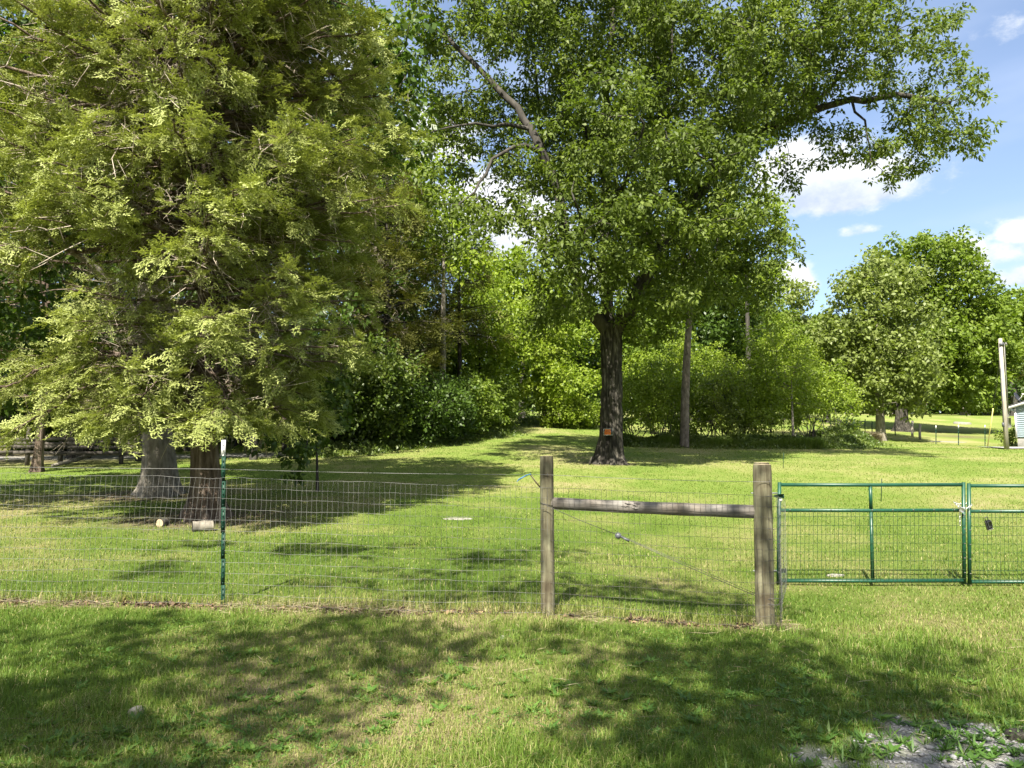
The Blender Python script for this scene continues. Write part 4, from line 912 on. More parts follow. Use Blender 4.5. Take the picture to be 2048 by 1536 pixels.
# woven wire
def panel(A, B, zt, zb_fn, mat, name, parent, wob=.004, lean=0.0, nx=None, rad=.0014, seed=0, rows=13, dipn=8):
    """A,B: (x,y) ends; zt(t) top height; rows follow the ground"""
    rr_ = np.random.default_rng(seed); A = np.array(A, float); B = np.array(B, float); Lh = np.linalg.norm(B - A); nx = nx or int(Lh / .0508); mb = MB()
    dn = np.array([-(B - A)[1], (B - A)[0]]) / Lh
    m = max(12, int(Lh / .1016)); t = np.linspace(0, 1, m)
    ph = rr_.uniform(0, 6, 4)
    def off(tt, fz): return .010 * np.sin(tt * Lh * 1.7 + ph[0] + fz * 2) + .006 * np.sin(tt * Lh * 4.1 + ph[1])
    def pt(tt, fz, dz=0):
        tt = np.asarray(tt, float); xy_ = A + (B - A) * tt[..., None] + dn * off(tt, fz)[..., None]
        z = zb_fn(tt) + (zt(tt) - zb_fn(tt)) * fz + dz; return np.concatenate([xy_, np.broadcast_to(z, tt.shape)[..., None]], -1)
    for i in range(rows):
        fz = i / (rows - 1); dz = wob * np.sin(t * Lh * 5 + ph[2] + i * 1.7) + rr_.normal(size=m) * wob * .5
        if i == 0: dz = dz + np.abs(rr_.normal(size=m)) * .01
        mb.tube(pt(t, fz, dz), rad * (1.35 if i in (0, rows - 1) else 1.1), 4, False)
    for i in range(nx + 1):
        tt = i / nx; f = np.linspace(0, 1, rows); le = lean * (f - .5) / Lh * (1 + .4 * math.sin(tt * 9 + ph[3])) + rr_.normal(size=rows) * .0035 / Lh
        mb.tube(pt(np.clip(tt + le, 0, 1), f), rad, 4, False)
    return mb.build(name, mat, parent)
fence = thing('wire_fence', (0, 7.5, float(G(0, 7.5))), 'woven wire mesh fence running across the photo from the left edge to the thick post', 'fence')
def zbf(A, B, lift=.015): return lambda t: G(A[0] + (B[0] - A[0]) * t, A[1] + (B[1] - A[1]) * t) + lift
XT = wx(446, 7.65); XL = P(1095, 1222, 7.5)[0]; XF = 2.43
eA, eT, eL, eF = (-7.2, 7.74), (XT, 7.655), (XL, 7.445), (XF + .02, 7.305)
def ztl(z0, z1): return lambda t: z0 + (z1 - z0) * np.asarray(t)
zA, zT, zL, zF = zat(0, 944, 7.72) + .02, zat(445, 955, 7.65), zat(1095, 976, 7.45), zat(1527, 992, 7.33)
panel(eA, eT, ztl(zA, zT), zbf(eA, eT), M['wire'], 'mesh_panel', fence, .006, .07, seed=1, rad=.0012)
panel(eT, eL, ztl(zT, zL), zbf(eT, eL), M['wire'], 'mesh_panel', fence, .005, .01, seed=2, rad=.0012)
panel(eL, eF, ztl(zL, zF), zbf(eL, eF), M['dark_wire'], 'mesh_panel', fence, .003, -.01, seed=3, rad=.0012)
# the mesh is wrapped round the thick post and runs back to the gate post
wr = MB()
for i in range(13):
    z = .02 + (zF - .02) * i / 12; th = np.linspace(R(-115), R(8), 12); rr_ = .0905 + .002 * np.sin(th * 5 + i)
    wr.tube(np.stack([XF + .012 + rr_ * np.cos(th), YF + rr_ * np.sin(th), z + .006 * np.sin(th * 3 + i) - .012 * (th + 2) / 2], -1), .0020, 4, False)
for th in (-1.9, -1.35, -.85, -.35):
    wr.tube([(XF + .012 + .091 * math.cos(th), YF + .091 * math.sin(th), z) for z in np.linspace(.02, zF, 8)], .0016, 4, False)
wr.build('wrapped_mesh', M['dark_wire'], fence)
sA, sB = (XF + .105, YF + .03), (XR + .20, 9.42)
panel(sA, sB, ztl(zF, zat(1550, 1000, 9.4)), zbf(sA, sB), M['wire'], 'mesh_panel', fence, .008, .02, nx=15, seed=4, rad=.0012)

# top strand
ts = thing('top_strand', (0, 7.5, zL), 'single smooth wire strung above the mesh fence from the left edge to the thick post', 'wire')
mb = MB()
for A_, B_ in (((-7.4, 7.74, zat(-40, 924, 7.72)), (XT, 7.60, zat(446, 938, 7.62))), ((XT, 7.60, zat(446, 938, 7.62)), (XL, 7.44, zat(1095, 949.5, 7.44))), ((XL, 7.44, zat(1095, 949.5, 7.44)), (XF, 7.30, zat(1527, 964, 7.3)))):
    t = np.linspace(0, 1, 14)[:, None]; p = np.array(A_) + (np.array(B_) - np.array(A_)) * t; p[:, 2] -= .012 * np.sin(t[:, 0] * np.pi); mb.tube(p, .0021, 5, False)
mb.build('strand', M['wire'], ts)
for (x_, y_, z_) in ((XL, 7.452, zat(1095, 949.5, 7.44)), (XF, 7.312, zat(1527, 964, 7.3))):
    st = MB(); st.tube([(x_, y_ + .02, z_ + .02), (x_, y_ - .012, z_ + .016), (x_ + .002, y_ - .014, z_ - .014), (x_, y_ + .02, z_ - .02)], .0028, 5); st.build('staple', M['dark_wire'], ts)


# blue tape tail and pale wooden batten by the left post
bt = MB(); p = [P(1061, 948, 7.45), P(1052, 951, 7.43), P(1043, 956, 7.44), P(1035, 961, 7.42)]
for k in range(3):
    q_ = np.array(p) + np.array([0, 0, (k - 1) * .010]) * np.linspace(0, 1, 4)[:, None] + np.array([(k - 1) * .006, 0, 0]); bt.tube(q_, [.004, .0055, .005, .003], 5)
tag(bt.build('tape_tail', M['blue'], None), 'frayed blue tape tail tied to the top strand left of the slim post', 'tape')
bt = MB(); bt.tube([P(1060, 948, 7.47), P(1070, 962, 7.50), P(1083, 978, 7.55)], .0075, 6)
tag(bt.build('batten', M['log_end'], None), 'short pale batten slanting from the top strand to the slim post', 'stick')

# diagonal brace wire with ratchet
br = thing('brace_wire', tuple(P(1240, 1072, 7.35)), 'diagonal brace wire with a dark ratchet, from the slim post down to the thick post', 'brace wire')
mb = MB(); A_ = P(1082, 1006, 7.40); B_ = P(1238, 1071, 7.37); C_ = P(1512, 1192, 7.32)
mb.tube([A_, (A_ + B_) / 2 - [0, 0, .01], B_], .0030, 5); mb.tube([B_, (C_ + B_) / 2 - [0, 0, .008], C_], .0030, 5)
mb.tube([B_ + [0, .012, .008], (C_ + B_) / 2 + [0, .012, .012], C_ + [0, .012, .02]], .0022, 5)
th = np.linspace(R(-170), R(10), 14); mb.tube(np.stack([XF + .096 * np.cos(th), YF + .096 * np.sin(th), C_[2] - .03 - .05 * np.sin((th + R(170)) / R(180) * np.pi)], -1), .0028, 5)
mb.tube(np.stack([XF + .096 * np.cos(th), YF + .096 * np.sin(th), C_[2] - .07 + .05 * np.sin((th + R(170)) / R(180) * np.pi)], -1), .0028, 5)
th = np.linspace(R(180), R(360), 12); mb.tube(np.stack([XL + .072 * np.cos(th), 7.52 + .074 * np.sin(th), A_[2] - .035 * (th - R(180)) / R(180)], -1), .0028, 5)
mb.build('wire', M['dark_wire'], br)
mb = MB(); d = nrm(C_ - A_); c = P(1240, 1073, 7.35); u_ = np.cross(d, [0, 1, 0])
mb.tube([c - d * .045, c + d * .055], [.011, .009], 8); mb.tube([c - d * .02 - [0, .022, 0], c - d * .02 + [0, .022, 0]], .020, 14); mb.tube([c - d * .02 - [0, .026, 0], c - d * .02 - [0, .022, 0]], .026, 10)
for k in range(10):
    a_ = k / 10 * 6.283; e = c - d * .02 + d * math.cos(a_) * .028 + u_ * math.sin(a_) * .028; mb.box(e, (.009, .012, .009), 0)
mb.tube([c + d * .03, c + d * .095 - u_ * .004], [.010, .013], 6)
mb.build('ratchet', M['dark_grey'], br)

# steel T-post
def t_post(px, py_top, py_bot, Y, label, group, tip=.155, w=.040, studs=True, s=1.0, tip_mat='white'):
    a = P(px, py_bot, Y); b = P(px + (1 if px < 1024 else 0), py_top, Y); g = float(G(a[0], Y)); z1 = b[2]
    root = thing('steel_post', (a[0], Y, g), label, 'steel post', group); x = a[0]; mb = MB(); mt = MB()
    lean = (b[0] - a[0])
    def seg(m, z0, z1_, e=0):
        H = z1_ - z0; zc = (z0 + z1_) / 2; f = (zc - g) / max(z1 - g, .01); xx = x + lean * f
        m.box((xx, Y, zc), (w + e, .005 + e, H)); m.box((xx, Y + .016 + e, zc), (.005 + e, .030, H))
    N_ = 6
    for i in range(N_): seg(mb, g - .05 + (z1 - tip - g + .05) * i / N_, g - .05 + (z1 - tip - g + .05) * (i + 1) / N_)
    seg(mt, z1 - tip + .001, z1, .001)
    if studs:
        zz = g + .06
        while zz < z1 - .02:
            f = (zz - g) / (z1 - g); m = mt if zz > z1 - tip else mb; m.box((x + lean * f, Y - .0065, zz), (.010, .010, .016)); zz += .054
    mb.build('shaft', M['tpost'], root); mt.build('white_tip', M[tip_mat], root)
    if studs:
        for zc in (g + .15, g + .5, g + .85, z1 - .20):
            cl = MB(); cl.tube([(x - .024, Y - .012, zc), (x - .02, Y + .03, zc), (x + .022, Y + .03, zc + .004), (x + .026, Y - .012, zc + .006)], .002, 5, False); cl.build('wire_clip', M['wire'], root)
    return root
t_post(446, 880, 1208, 7.665, 'dark green steel fence post with a white top, in the near wire fence', 'near steel fence posts')

# ------------------------------------------------------------------ gates
YG = 9.5
def gx_(px): return wx(px, YG)
gz_ = {'top': zat(1740, 969.5, YG), 'mid': zat(1740, 1020.5, YG), 'bot': zat(1740, 1161.5, YG)}
def gate(xl, xr, xm, label, dz, bez):
    g = float(G(xl, YG)); root = thing('metal_gate', (xl, YG, g), label, 'gate', 'pair of green mesh gates')
    R_ = .0215; zt, zm, zb_ = (gz_[k] + dz for k in ('top', 'mid', 'bot'))
    for x_ in (xl, xr):
        mb = MB(); mb.tube([(x_, YG, zb_ - .035), (x_, YG, zt + .030)], R_ * 1.02, 16); mb.tube([(x_, YG, zt + .030), (x_, YG, zt + .031)], R_ * .8, 16); mb.build('upright', M['gate_green'], root, True)
    for z_ in (zt, zm, zb_):
        mb = MB(); mb.tube([(xl + R_ * .9, YG, z_), ((xl + xr) / 2, YG, z_ - .003), (xr - R_ * .9, YG, z_)], R_, 16); mb.build('bar', M['gate_green'], root, True)
    if xm:
        mb = MB(); mb.tube([(xm - .008, YG + .004, zt - R_ * .9), (xm, YG + .002, zm + R_ * .9)], R_ * .98, 14); mb.tube([(xm, YG, zm - R_ * .9), (xm + .022, YG + .003, zb_ + R_ * .9)], R_ * .98, 14); mb.build('middle_upright', M['gate_green'], root, True)
    mb = MB(); n_ = int((xr - xl) / .0508); x0 = xl + R_
    for i in range(1, n_):
        x_ = xl + (xr - xl) * i / n_; mb.tube([(x_, YG - .024, zb_ - .01), (x_, YG - .026, (zm + zb_) / 2), (x_, YG - .024, zm + .008)], .0027, 4, False)
    nr = 8
    for i in range(nr):
        z_ = zm - (zm - zb_) * (i + 1) / nr + .03; mb.tube([(xl, YG - .026, z_), ((xl + xr) / 2, YG - .029, z_ + .002), (xr, YG - .026, z_)], .0024, 4, False)
    mb.build('mesh_infill', M['gate_mesh'], root)
    for c_, s_ in [((xl + (xr - xl) * (i + .5) / 9, YG - .024, zm + .006), (.014, .006, .010)) for i in range(9)] + [((x_, YG - .023, z_), (.020, .006, .007)) for x_ in (xl, xr) for z_ in np.linspace(zb_ + .1, zm - .05, 5)]:
        cl = MB(); cl.box(c_, s_); cl.build('mesh_clip', M['wire'], root)
    return root
g1 = gate(gx_(1555.5), gx_(1920.8), gx_(1737.5), 'complete left green gate leaf hinged to the wooden posts', 0, 0)
g2 = gate(gx_(1931.5), gx_(1931.5) + 2.26, gx_(1931.5) + 1.14, 'right green gate leaf cut off by the photo edge, with key box on its mesh', -.012, 0)
for g__ in (g1, g2):
    sh_m = Matrix.Identity(4); sh_m[0][2] = .042; sh_m[0][3] = -.042 * 1.30
    for ch_ in g__.children: ch_.data.transform(sh_m)
hx = gx_(1555.5)
for zc in (zat(1550, 992, YG), zat(1550, 1141, YG)):
    mb = MB(); mb.box((hx + .005, YG - .022, zc), (.075, .008, .052), bev=.002); mb.box((hx - .045, YG - .006, zc), (.055, .030, .030), bev=.004); mb.tube([(hx + .035, YG - .034, zc), (hx + .035, YG + .02, zc)], .008, 8)
    hc_ = mb.build('hinge_clamp', M['gate_green'], g1)
    mb = MB(); mb.tube([(XR - .175, YG - .01, zc + .035 if zc > 1 else zc), (hx - .03, YG - .008, zc + (.035 if zc > 1 else 0))], .0085, 8); mb.build('hinge_bolt', M['chrome'], hc_)
mb = MB(); mb.box((hx, YG - .0235, zat(1555, 1000, YG)), (.030, .003, .028)); mb.build('sticker', M['white'], g1)

# chain with padlock
ch = thing('chain', (gx_(1926), YG - .03, zat(1926, 1013, YG)), 'bright steel chain looped round the two meeting gate uprights', 'chain')
def link(mb, c, d, up, L=.040, w=.021, r_=.0032):
    d = nrm(np.asarray(d, float)); up = nrm(np.asarray(up, float) - np.dot(up, d) * d); th = np.linspace(0, 2 * np.pi, 13)
    p = np.array(c) + np.outer(np.cos(th) * L / 2, d) + np.outer(np.sin(th) * w / 2, up); mb.tube(p, r_, 5, False)
mb = MB(); cpts = np.array([P(1910, 1004, YG) + [0, .03, 0], P(1911, 1010, YG) - [0, .035, 0], P(1917, 1014, YG) - [0, .045, 0], P(1926, 1016, YG) - [0, .045, 0], P(1934, 1014, YG) - [0, .045, 0], P(1940, 1010, YG) - [0, .03, 0], P(1942, 1008, YG) + [0, .03, 0], P(1930, 1009, YG) + [0, .04, 0], P(1918, 1008, YG) + [0, .04, 0], P(1910, 1004, YG) + [0, .03, 0]])
Lc = np.r_[0, np.cumsum(np.linalg.norm(np.diff(cpts, axis=0), axis=1))]; nl = int(Lc[-1] / .030)
for i in range(nl):
    s_ = (i + .5) * Lc[-1] / nl; c = [np.interp(s_, Lc, cpts[:, k]) for k in range(3)]; c2_ = [np.interp(s_ + .01, Lc, cpts[:, k]) for k in range(3)]
    link(mb, c, np.array(c2_) - c, (0, 0, 1) if i % 2 else (.3, 1, .2))
mb.build('loop_links', M['chrome'], ch); mb = MB()
for i in range(6):
    c = P(1915.5 + (i % 2) * .6, 1026 + i * 4.3, YG) - np.array([0, .04, 0]); link(mb, c, (0.05, 0, -1), (1, 0, 0) if i % 2 else (.4, 1, 0), .036, .020)
mb.build('hanging_links', M['chrome'], ch)
pl = thing('padlock', tuple(P(1916, 1018, YG) - np.array([0, .06, 0])), 'silver padlock hanging tilted from the gate chain', 'padlock')
mb = MB(); c = P(1917, 1019.5, YG) - np.array([0, .065, 0]); mb.box(c, (.056, .026, .050), tilt=(R(38), 'Y'), bev=.005); mb.build('body', M['chrome'], pl)
mb = MB(); th = np.linspace(0, np.pi, 9); ax = np.array([-.62, 0, .79]); sx = np.array([.79, 0, .62]); b0 = c + ax * .022
p = [b0 - sx * .016] + [b0 + ax * (.022 + .016 * math.sin(t_)) - sx * .016 * math.cos(t_) for t_ in th] + [b0 + sx * .016]; mb.tube(p, .0042, 6); mb.build('shackle', M['chrome'], pl)
kb = thing('key_box', tuple(P(1970, 1048, YG) - np.array([0, .06, 0])), 'dark key lockbox hung on the mesh of the right gate leaf', 'key box')
c = P(1971, 1049, YG) - np.array([0, .062, 0]); mb = MB(); mb.box(c, (.066, .040, .118), tilt=(R(-14), 'Y'), bev=.008); kbb = mb.build('body', M['black'], kb)
mb = MB(); mb.box(c + [.006, -.022, .012], (.050, .010, .074), tilt=(R(-14), 'Y'), bev=.003); mb.build('cover', M['dark_grey'], kbb)
mb = MB(); mb.box(c + [.016, -.021, -.050], (.052, .010, .012), tilt=(R(-14), 'Y'), bev=.003); mb.build('trim', M['chrome'], kbb)
mb = MB(); c2_ = c + np.array([-.017, 0, .058]); th = np.linspace(0, np.pi, 9); mb.tube([c2_ + [-.018, 0, -.01]] + [c2_ + np.array([-.018 * math.cos(t_) - .006, 0, .018 + .022 * math.sin(t_)]) for t_ in th] + [c2_ + [.018, 0, -.01]], .0042, 6); mb.build('shackle', M['black'], kb)

# thin rods on the lawn
def rod(px0, py0, px1, py1, label):
    # find the depth where the ray of the base pixel meets the lawn
    Ys = np.linspace(8, 60, 2000); p0 = np.array([P(px1, py1, y_) for y_ in Ys]); dz = p0[:, 2] - G(p0[:, 0], p0[:, 1]); Y = Ys[np.argmax(dz < 0)]
    a = P(px1, py1, Y); b = P(px0, py0, Y); mb = MB(); mb.tube([a - [0, 0, .05], (a + b) / 2, b], .0085, 6)
    o = mb.build('thin_rod', M['tpost'], None); tag(o, label, 'rod', 'thin rods stuck in the lawn'); return Y
rod(1567.5, 905, 1566, 936, 'short dark rod in the lawn just above the thick post')
rod(1763.5, 957, 1762, 1003, 'dark green rod in the lawn seen through the left gate leaf')

# stones lying in the lawn
def hit(px, py, lo=3.5, hi=90):
    Ys = np.linspace(lo, hi, 4000); d = np.array([P(px, py, 1.0)]) - np.array([0, 0, CAMZ]); p = np.array([0, 0, CAMZ]) + d * Ys[:, None]
    dz = p[:, 2] - G(p[:, 0], p[:, 1]); k = int(np.argmax(dz < 0)); return p[k]
def slab(px, py, w, dpt, h, label, cat='stone', name='flat_stone', seed=0, mat='stone'):
    c = hit(px, py); rr_ = np.random.default_rng(seed); k = 14; th = np.arange(k) / k * 6.283; rad = 1 + rr_.normal(size=k) * .12
    v0 = np.stack([c[0] + np.cos(th) * w / 2 * rad, c[1] + np.sin(th) * dpt / 2 * rad, np.zeros(k)], -1); g = G(v0[:, 0], v0[:, 1])
    lo_ = v0.copy(); lo_[:, 2] = g - .03; hi_ = v0.copy(); hi_[:, 2] = g + h; top = v0.copy(); top[:, :2] = c[:2] + (v0[:, :2] - c[:2]) * .85; top[:, 2] = g + h * 1.3
    V = np.vstack([lo_, hi_, top, [[c[0], c[1], float(G(c[0], c[1])) + h * 1.35]]]); j = np.arange(k); j2 = (j + 1) % k
    mb = MB(); mb.add(V, np.vstack([np.stack([j, j2, k + j2, k + j], -1), np.stack([k + j, k + j2, 2 * k + j2, 2 * k + j], -1)]), np.stack([2 * k + j, 2 * k + j2, np.full(k, 3 * k)], -1))
    o = mb.build(name, M[mat], None); tag(o, label, cat, None); return o
slab(915, 1038, .50, .20, .008, 'pale flat stone flush in the lawn left of the slim post', seed=1)
slab(1672, 1153, .22, .08, .02, 'small pale stone just behind the bottom bar of the gate', seed=2)
slab(273, 1428, .075, .085, .03, 'pale lump of rock in the grass at the lower left', seed=3)
slab(1005, 1278, .035, .03, .02, 'tiny white pebble in the grass below the slim post', seed=4)
slab(2038, 1478, .16, .12, .03, 'dark clod of earth at the right edge by the gravel', seed=5, mat='oak_bark')
slab(1925, 848, 1.5, 1.3, .14, 'grey flat rock in the far lawn near the pole', seed=6)
slab(1895, 884, 2.6, .9, .02, 'bleached patch of stone slab in the far yard between the steel posts', seed=7)

# logs at the cedar
def log(px, py, L_, rad, ang, label, mat, endm='log_end', name='log', seed=0):
    c = hit(px, py); d = np.array([math.cos(ang), math.sin(ang), 0]); z = float(G(c[0], c[1])) + rad * .8; c = np.array([c[0], c[1], z])
    root = thing(name, tuple(c - [0, 0, rad]), label, 'log'); k = 20; n_ = 6; t = np.linspace(-.5, .5, n_)
    mb = MB(); mb.tube([c + d * L_ * t_ for t_ in t], rad * (1 + .05 * np.sin(t * 9 + seed)), k, False); mb.build('bark', mat, root, True)
    for s_ in (-.5, .5):
        m2 = MB(); e = c + d * L_ * s_; u1 = np.array([-d[1], d[0], 0]); th = np.arange(k) / k * 6.283; v = np.array([e + d * s_ * .004 + u1 * math.cos(a_) * rad * .97 + np.array([0, 0, 1]) * math.sin(a_) * rad * .97 for a_ in th])
        m2.add(np.vstack([v, e + d * s_ * .006]), None, np.stack([np.arange(k), (np.arange(k) + 1) % k, np.full(k, k)], -1)); m2.build('cut_end', M[endm], root)
log(405, 1062, .30, .088, R(28), 'pale barked short log lying below the big cedar trunk', M['grey_bark'], 'oak_bark', seed=1)
log(325, 1052, .16, .065, R(80), 'small sawn log showing its round end left of the big cedar base', M['limb_bark'], seed=2)
mb = MB(); a_ = hit(105, 938); b_ = hit(190, 922); mb.tube([a_ + [0, 0, .10], (a_ + b_) / 2 + [0, 0, .16], b_ + [0, 0, .28]], [.05, .075, .06], 10)
tag(mb.build('fallen_branch', M['grey_bark'], None, True), 'pale fallen branch lying in front of the rail fence', 'branch')

# orange sign on the oak
sc = P(1216.5, 864, 25.52); sg = thing('warning_sign', tuple(sc), 'small black and orange notice nailed low on the oak trunk', 'sign')
mb = MB(); mb.box(sc, (.30, .010, .215), rot=R(-4)); mb.build('board', M['black'], sg)
mb = MB()
for row, (zz, hh) in enumerate(((.062, .045), (.0, .050), (-.062, .048))):
    xs = -.125 + (.02 if row == 0 else 0)
    while xs < .12:
        w_ = r.uniform(.018, .034); mb.box(sc + [xs + w_ / 2, -.008, zz], (w_, .004, hh), rot=R(-4)); xs += w_ + .008
mb.build('lettering', M['orange'], sg)
mb = MB()
for s_ in (-1, 1): mb.box(sc + [0, -.008, s_ * .100], (.31, .004, .010), rot=R(-4))
for s_ in (-1, 1): mb.box(sc + [s_ * .150, -.008, 0], (.008, .004, .19), rot=R(-4))
mb.build('border', M['white'], sg)

# ------------------------------------------------------------------ utility pole, house, far posts
YP = 39.0; xp = wx(2010, YP); gp = float(G(xp, YP)); zt_ = zat(2009, 677, YP)
up_ = thing('utility_pole', (xp, YP, gp), 'pale wooden utility pole with meter box at the right edge', 'utility pole')
mb = MB(); mb.tube([(xp, YP, gp - .1), (xp - .01, YP, gp + 2.5), (xp - .03, YP, zt_)], [.122, .105, .085], 20); mb.build('shaft', M['pole_wood'], up_, True)
mb = MB(); mb.box((xp + .17, YP - .02, gp + 1.35), (.15, .14, .50), bev=.01); mb.box((xp + .15, YP, gp + 1.85), (.10, .10, .45), bev=.01); mb.build('meter_box', M['concrete'], up_)
mb = MB(); mb.tube([(xp + .13, YP - .06, gp + 2.0), (xp + .115, YP - .07, zt_ - .35), (xp + .2, YP - .07, zt_ - .22), (xp + .26, YP - .07, zt_ - .36)], .026, 8); mb.build('conduit', M['concrete'], up_, True)
mb = MB(); mb.tube([(xp - .13, YP - .06, gp + .9), (xp - .13, YP - .06, zt_ - 1.5)], .012, 6); mb.box((xp - .15, YP - .05, gp + 1.25), (.08, .08, .22)); mb.box((xp - .02, YP - .1, zt_ - .3), (.22, .05, .16)); mb.build('fittings', M['dark_grey'], up_)
ga = P(1975, 893, 42.5); gw = thing('guy_wire', (ga[0], 42.5, float(G(ga[0], 42.5))), 'slanting guy wire with yellow guard left of the utility pole', 'guy wire')
tp_ = np.array([xp - .05, YP, zt_ - .3]); an = np.array([ga[0], 42.5, float(G(ga[0], 42.5))]); an2 = P(1986, 817, 41.4); top2 = P(1994, 765, 40.7)
mb = MB(); mb.tube([an2, top2, tp_], .010, 5); mb.build('cable', M['dark_wire'], gw); mb = MB(); mb.tube([an, an2], .030, 8); mb.build('guard', M['yellow'], gw)

hxl = wx(2031, 43); yh = 43.0; gh = float(G(hxl + 2, yh)); 
hs_ = thing('house', (hxl, yh, gh), 'corner of a pale blue sided house with grey foundation at the right edge', 'house')
zf = zat(2035, 875, yh); ze = zat(2031, 812, yh); wH, dH = 9.0, 8.0; slope = .33
mb = MB(); mb.box((hxl + wH / 2, yh + dH / 2, (gh - .5 + zf) / 2), (wH - .06, dH - .06, zf - gh + .5)); mb.build('foundation', M['concrete'], hs_)
mb = MB(); zz = zf
xs_m = hxl + wH / 2
def gable_w(z): return wH if z <= ze else max(.05, wH - 2 * (z - ze) / slope)
while zz < ze + slope * wH / 2 - .1:
    w_ = gable_w(zz + .115) - .01; mb.box((xs_m, yh - .002, zz + .055), (w_, .03, .108), tilt=(R(-7), 'X')); zz += .115
zz = zf
while zz < ze: mb.box((hxl - .002, yh + dH / 2, zz + .055), (.03, dH, .108), tilt=(R(7), 'Y')); zz += .115
mb.box((hxl + wH / 2, yh + dH / 2, (zf + ze) / 2), (wH - .04, dH - .04, ze - zf))
V = [(hxl + .02, yh + .02, ze - .01), (hxl + wH - .02, yh + .02, ze - .01), (xs_m, yh + .02, ze + slope * wH / 2 - .03), (hxl + .02, yh + dH - .02, ze - .01), (hxl + wH - .02, yh + dH - .02, ze - .01), (xs_m, yh + dH - .02, ze + slope * wH / 2 - .03)]
mb.add(V, None, [[0, 1, 2], [3, 5, 4]]); mb.build('wall', M['siding'], hs_)
def roof_slab(x0, z0, x1, z1, th, m, y0, y1, dz=0):
    V = [(x0, y0, z0 + dz), (x1, y0, z1 + dz), (x1, y1, z1 + dz), (x0, y1, z0 + dz)]; V += [(a_[0], a_[1], a_[2] + th) for a_ in V]
    m.add(V, [[0, 3, 2, 1], [4, 5, 6, 7], [0, 1, 5, 4], [1, 2, 6, 5], [2, 3, 7, 6], [3, 0, 4, 7]])
ov = .30
mb = MB(); roof_slab(hxl - ov, ze - ov * slope + .05, xs_m, ze + slope * wH / 2 + .05, .07, mb, yh - .30, yh + dH + .3); roof_slab(xs_m, ze + slope * wH / 2 + .05, hxl + wH + ov, ze - ov * slope + .05, .07, mb, yh - .30, yh + dH + .3)
rf = mb.build('roof', M['shingle'], hs_)
mb = MB(); roof_slab(hxl - ov - .01, ze - ov * slope - .10, xs_m, ze + slope * wH / 2 - .10, .145, mb, yh - .33, yh - .302); roof_slab(xs_m, ze + slope * wH / 2 - .10, hxl + wH + ov, ze - ov * slope - .10, .145, mb, yh - .33, yh - .302)
roof_slab(hxl - ov - .03, ze - ov * slope - .08, hxl - ov - .002, ze - ov * slope - .075, .12, mb, yh - .30, yh + dH + .3); mb.build('fascia', M['white'], rf)
mb = MB(); mb.box((hxl + .0, yh - .03, (zf + ze) / 2 - .05), (.09, .09, ze - zf - .06)); mb.build('corner_trim', M['white'], hs_)
sd = thing('satellite_dish', (hxl + .25, yh + .4, ze + .15), 'dark satellite dish on the near edge of the house roof', 'satellite dish')
mb = MB(); c = P(2032, 795, yh + .3); dd_ = nrm(np.array([.55, -.75, .45])); u1 = nrm(np.cross(dd_, [0, 0, 1])); u2 = np.cross(u1, dd_)
rings = []
for rr_ in (0.02, .12, .22, .30): rings += [c + u1 * rr_ * math.cos(a_) + u2 * rr_ * .9 * math.sin(a_) + dd_ * rr_ * rr_ * .9 for a_ in np.arange(16) / 16 * 6.283]
rings += [p_ - dd_ * .02 for p_ in rings]; j = np.arange(16); j2 = (j + 1) % 16; Q = []
for k in range(3): Q.append(np.stack([k * 16 + j, k * 16 + j2, k * 16 + 16 + j2, k * 16 + 16 + j], -1)); Q.append(np.stack([64 + k * 16 + j2, 64 + k * 16 + j, 64 + k * 16 + 16 + j, 64 + k * 16 + 16 + j2], -1))
Q.append(np.stack([48 + j, 48 + j2, 112 + j2, 112 + j], -1)); mb.add(rings, np.vstack(Q)); mb.build('dish', M['black'], sd, True)
mb = MB(); mb.tube([c - dd_ * .03, c + [.02, .25, -.20], c + [.02, .27, -.42]], .025, 8); mb.tube([c - [0, 0, .26], c + dd_ * .30 - [0, 0, .12], c + dd_ * .38], .016, 6); mb.box(c + dd_ * .38, (.07, .10, .07)); mb.build('mount', M['white'], sd)
hs_.rotation_euler = (0, 0, R(-38))
dv = MB(); xs0, ys0 = wx(2012, 38.9) + .5, 39.3
gxs = np.linspace(xs0, xs0 + 14, 14); gys = np.linspace(ys0, ys0 + 3.2, 6); XX, YY = np.meshgrid(gxs, gys); ZZ = G(XX, YY) + .045; i_ = np.arange(XX.size).reshape(XX.shape)
Q = np.stack([i_[:-1, :-1], i_[:-1, 1:], i_[1:, 1:], i_[1:, :-1]], -1).reshape(-1, 4); tag(mesh_np('driveway', np.stack([XX, YY, ZZ], -1), Q, None, M['concrete']), kind='structure')
# barrel-like planter bush beside the house
shrub(2018, 862, 47, 1.3, 1.3, M['far_leaf'], 260, 'small leafy bush against the left wall of the house', 'bush', 'bush', None, spacing=.4, L=(.10, .15), depth=.8, lift=0)

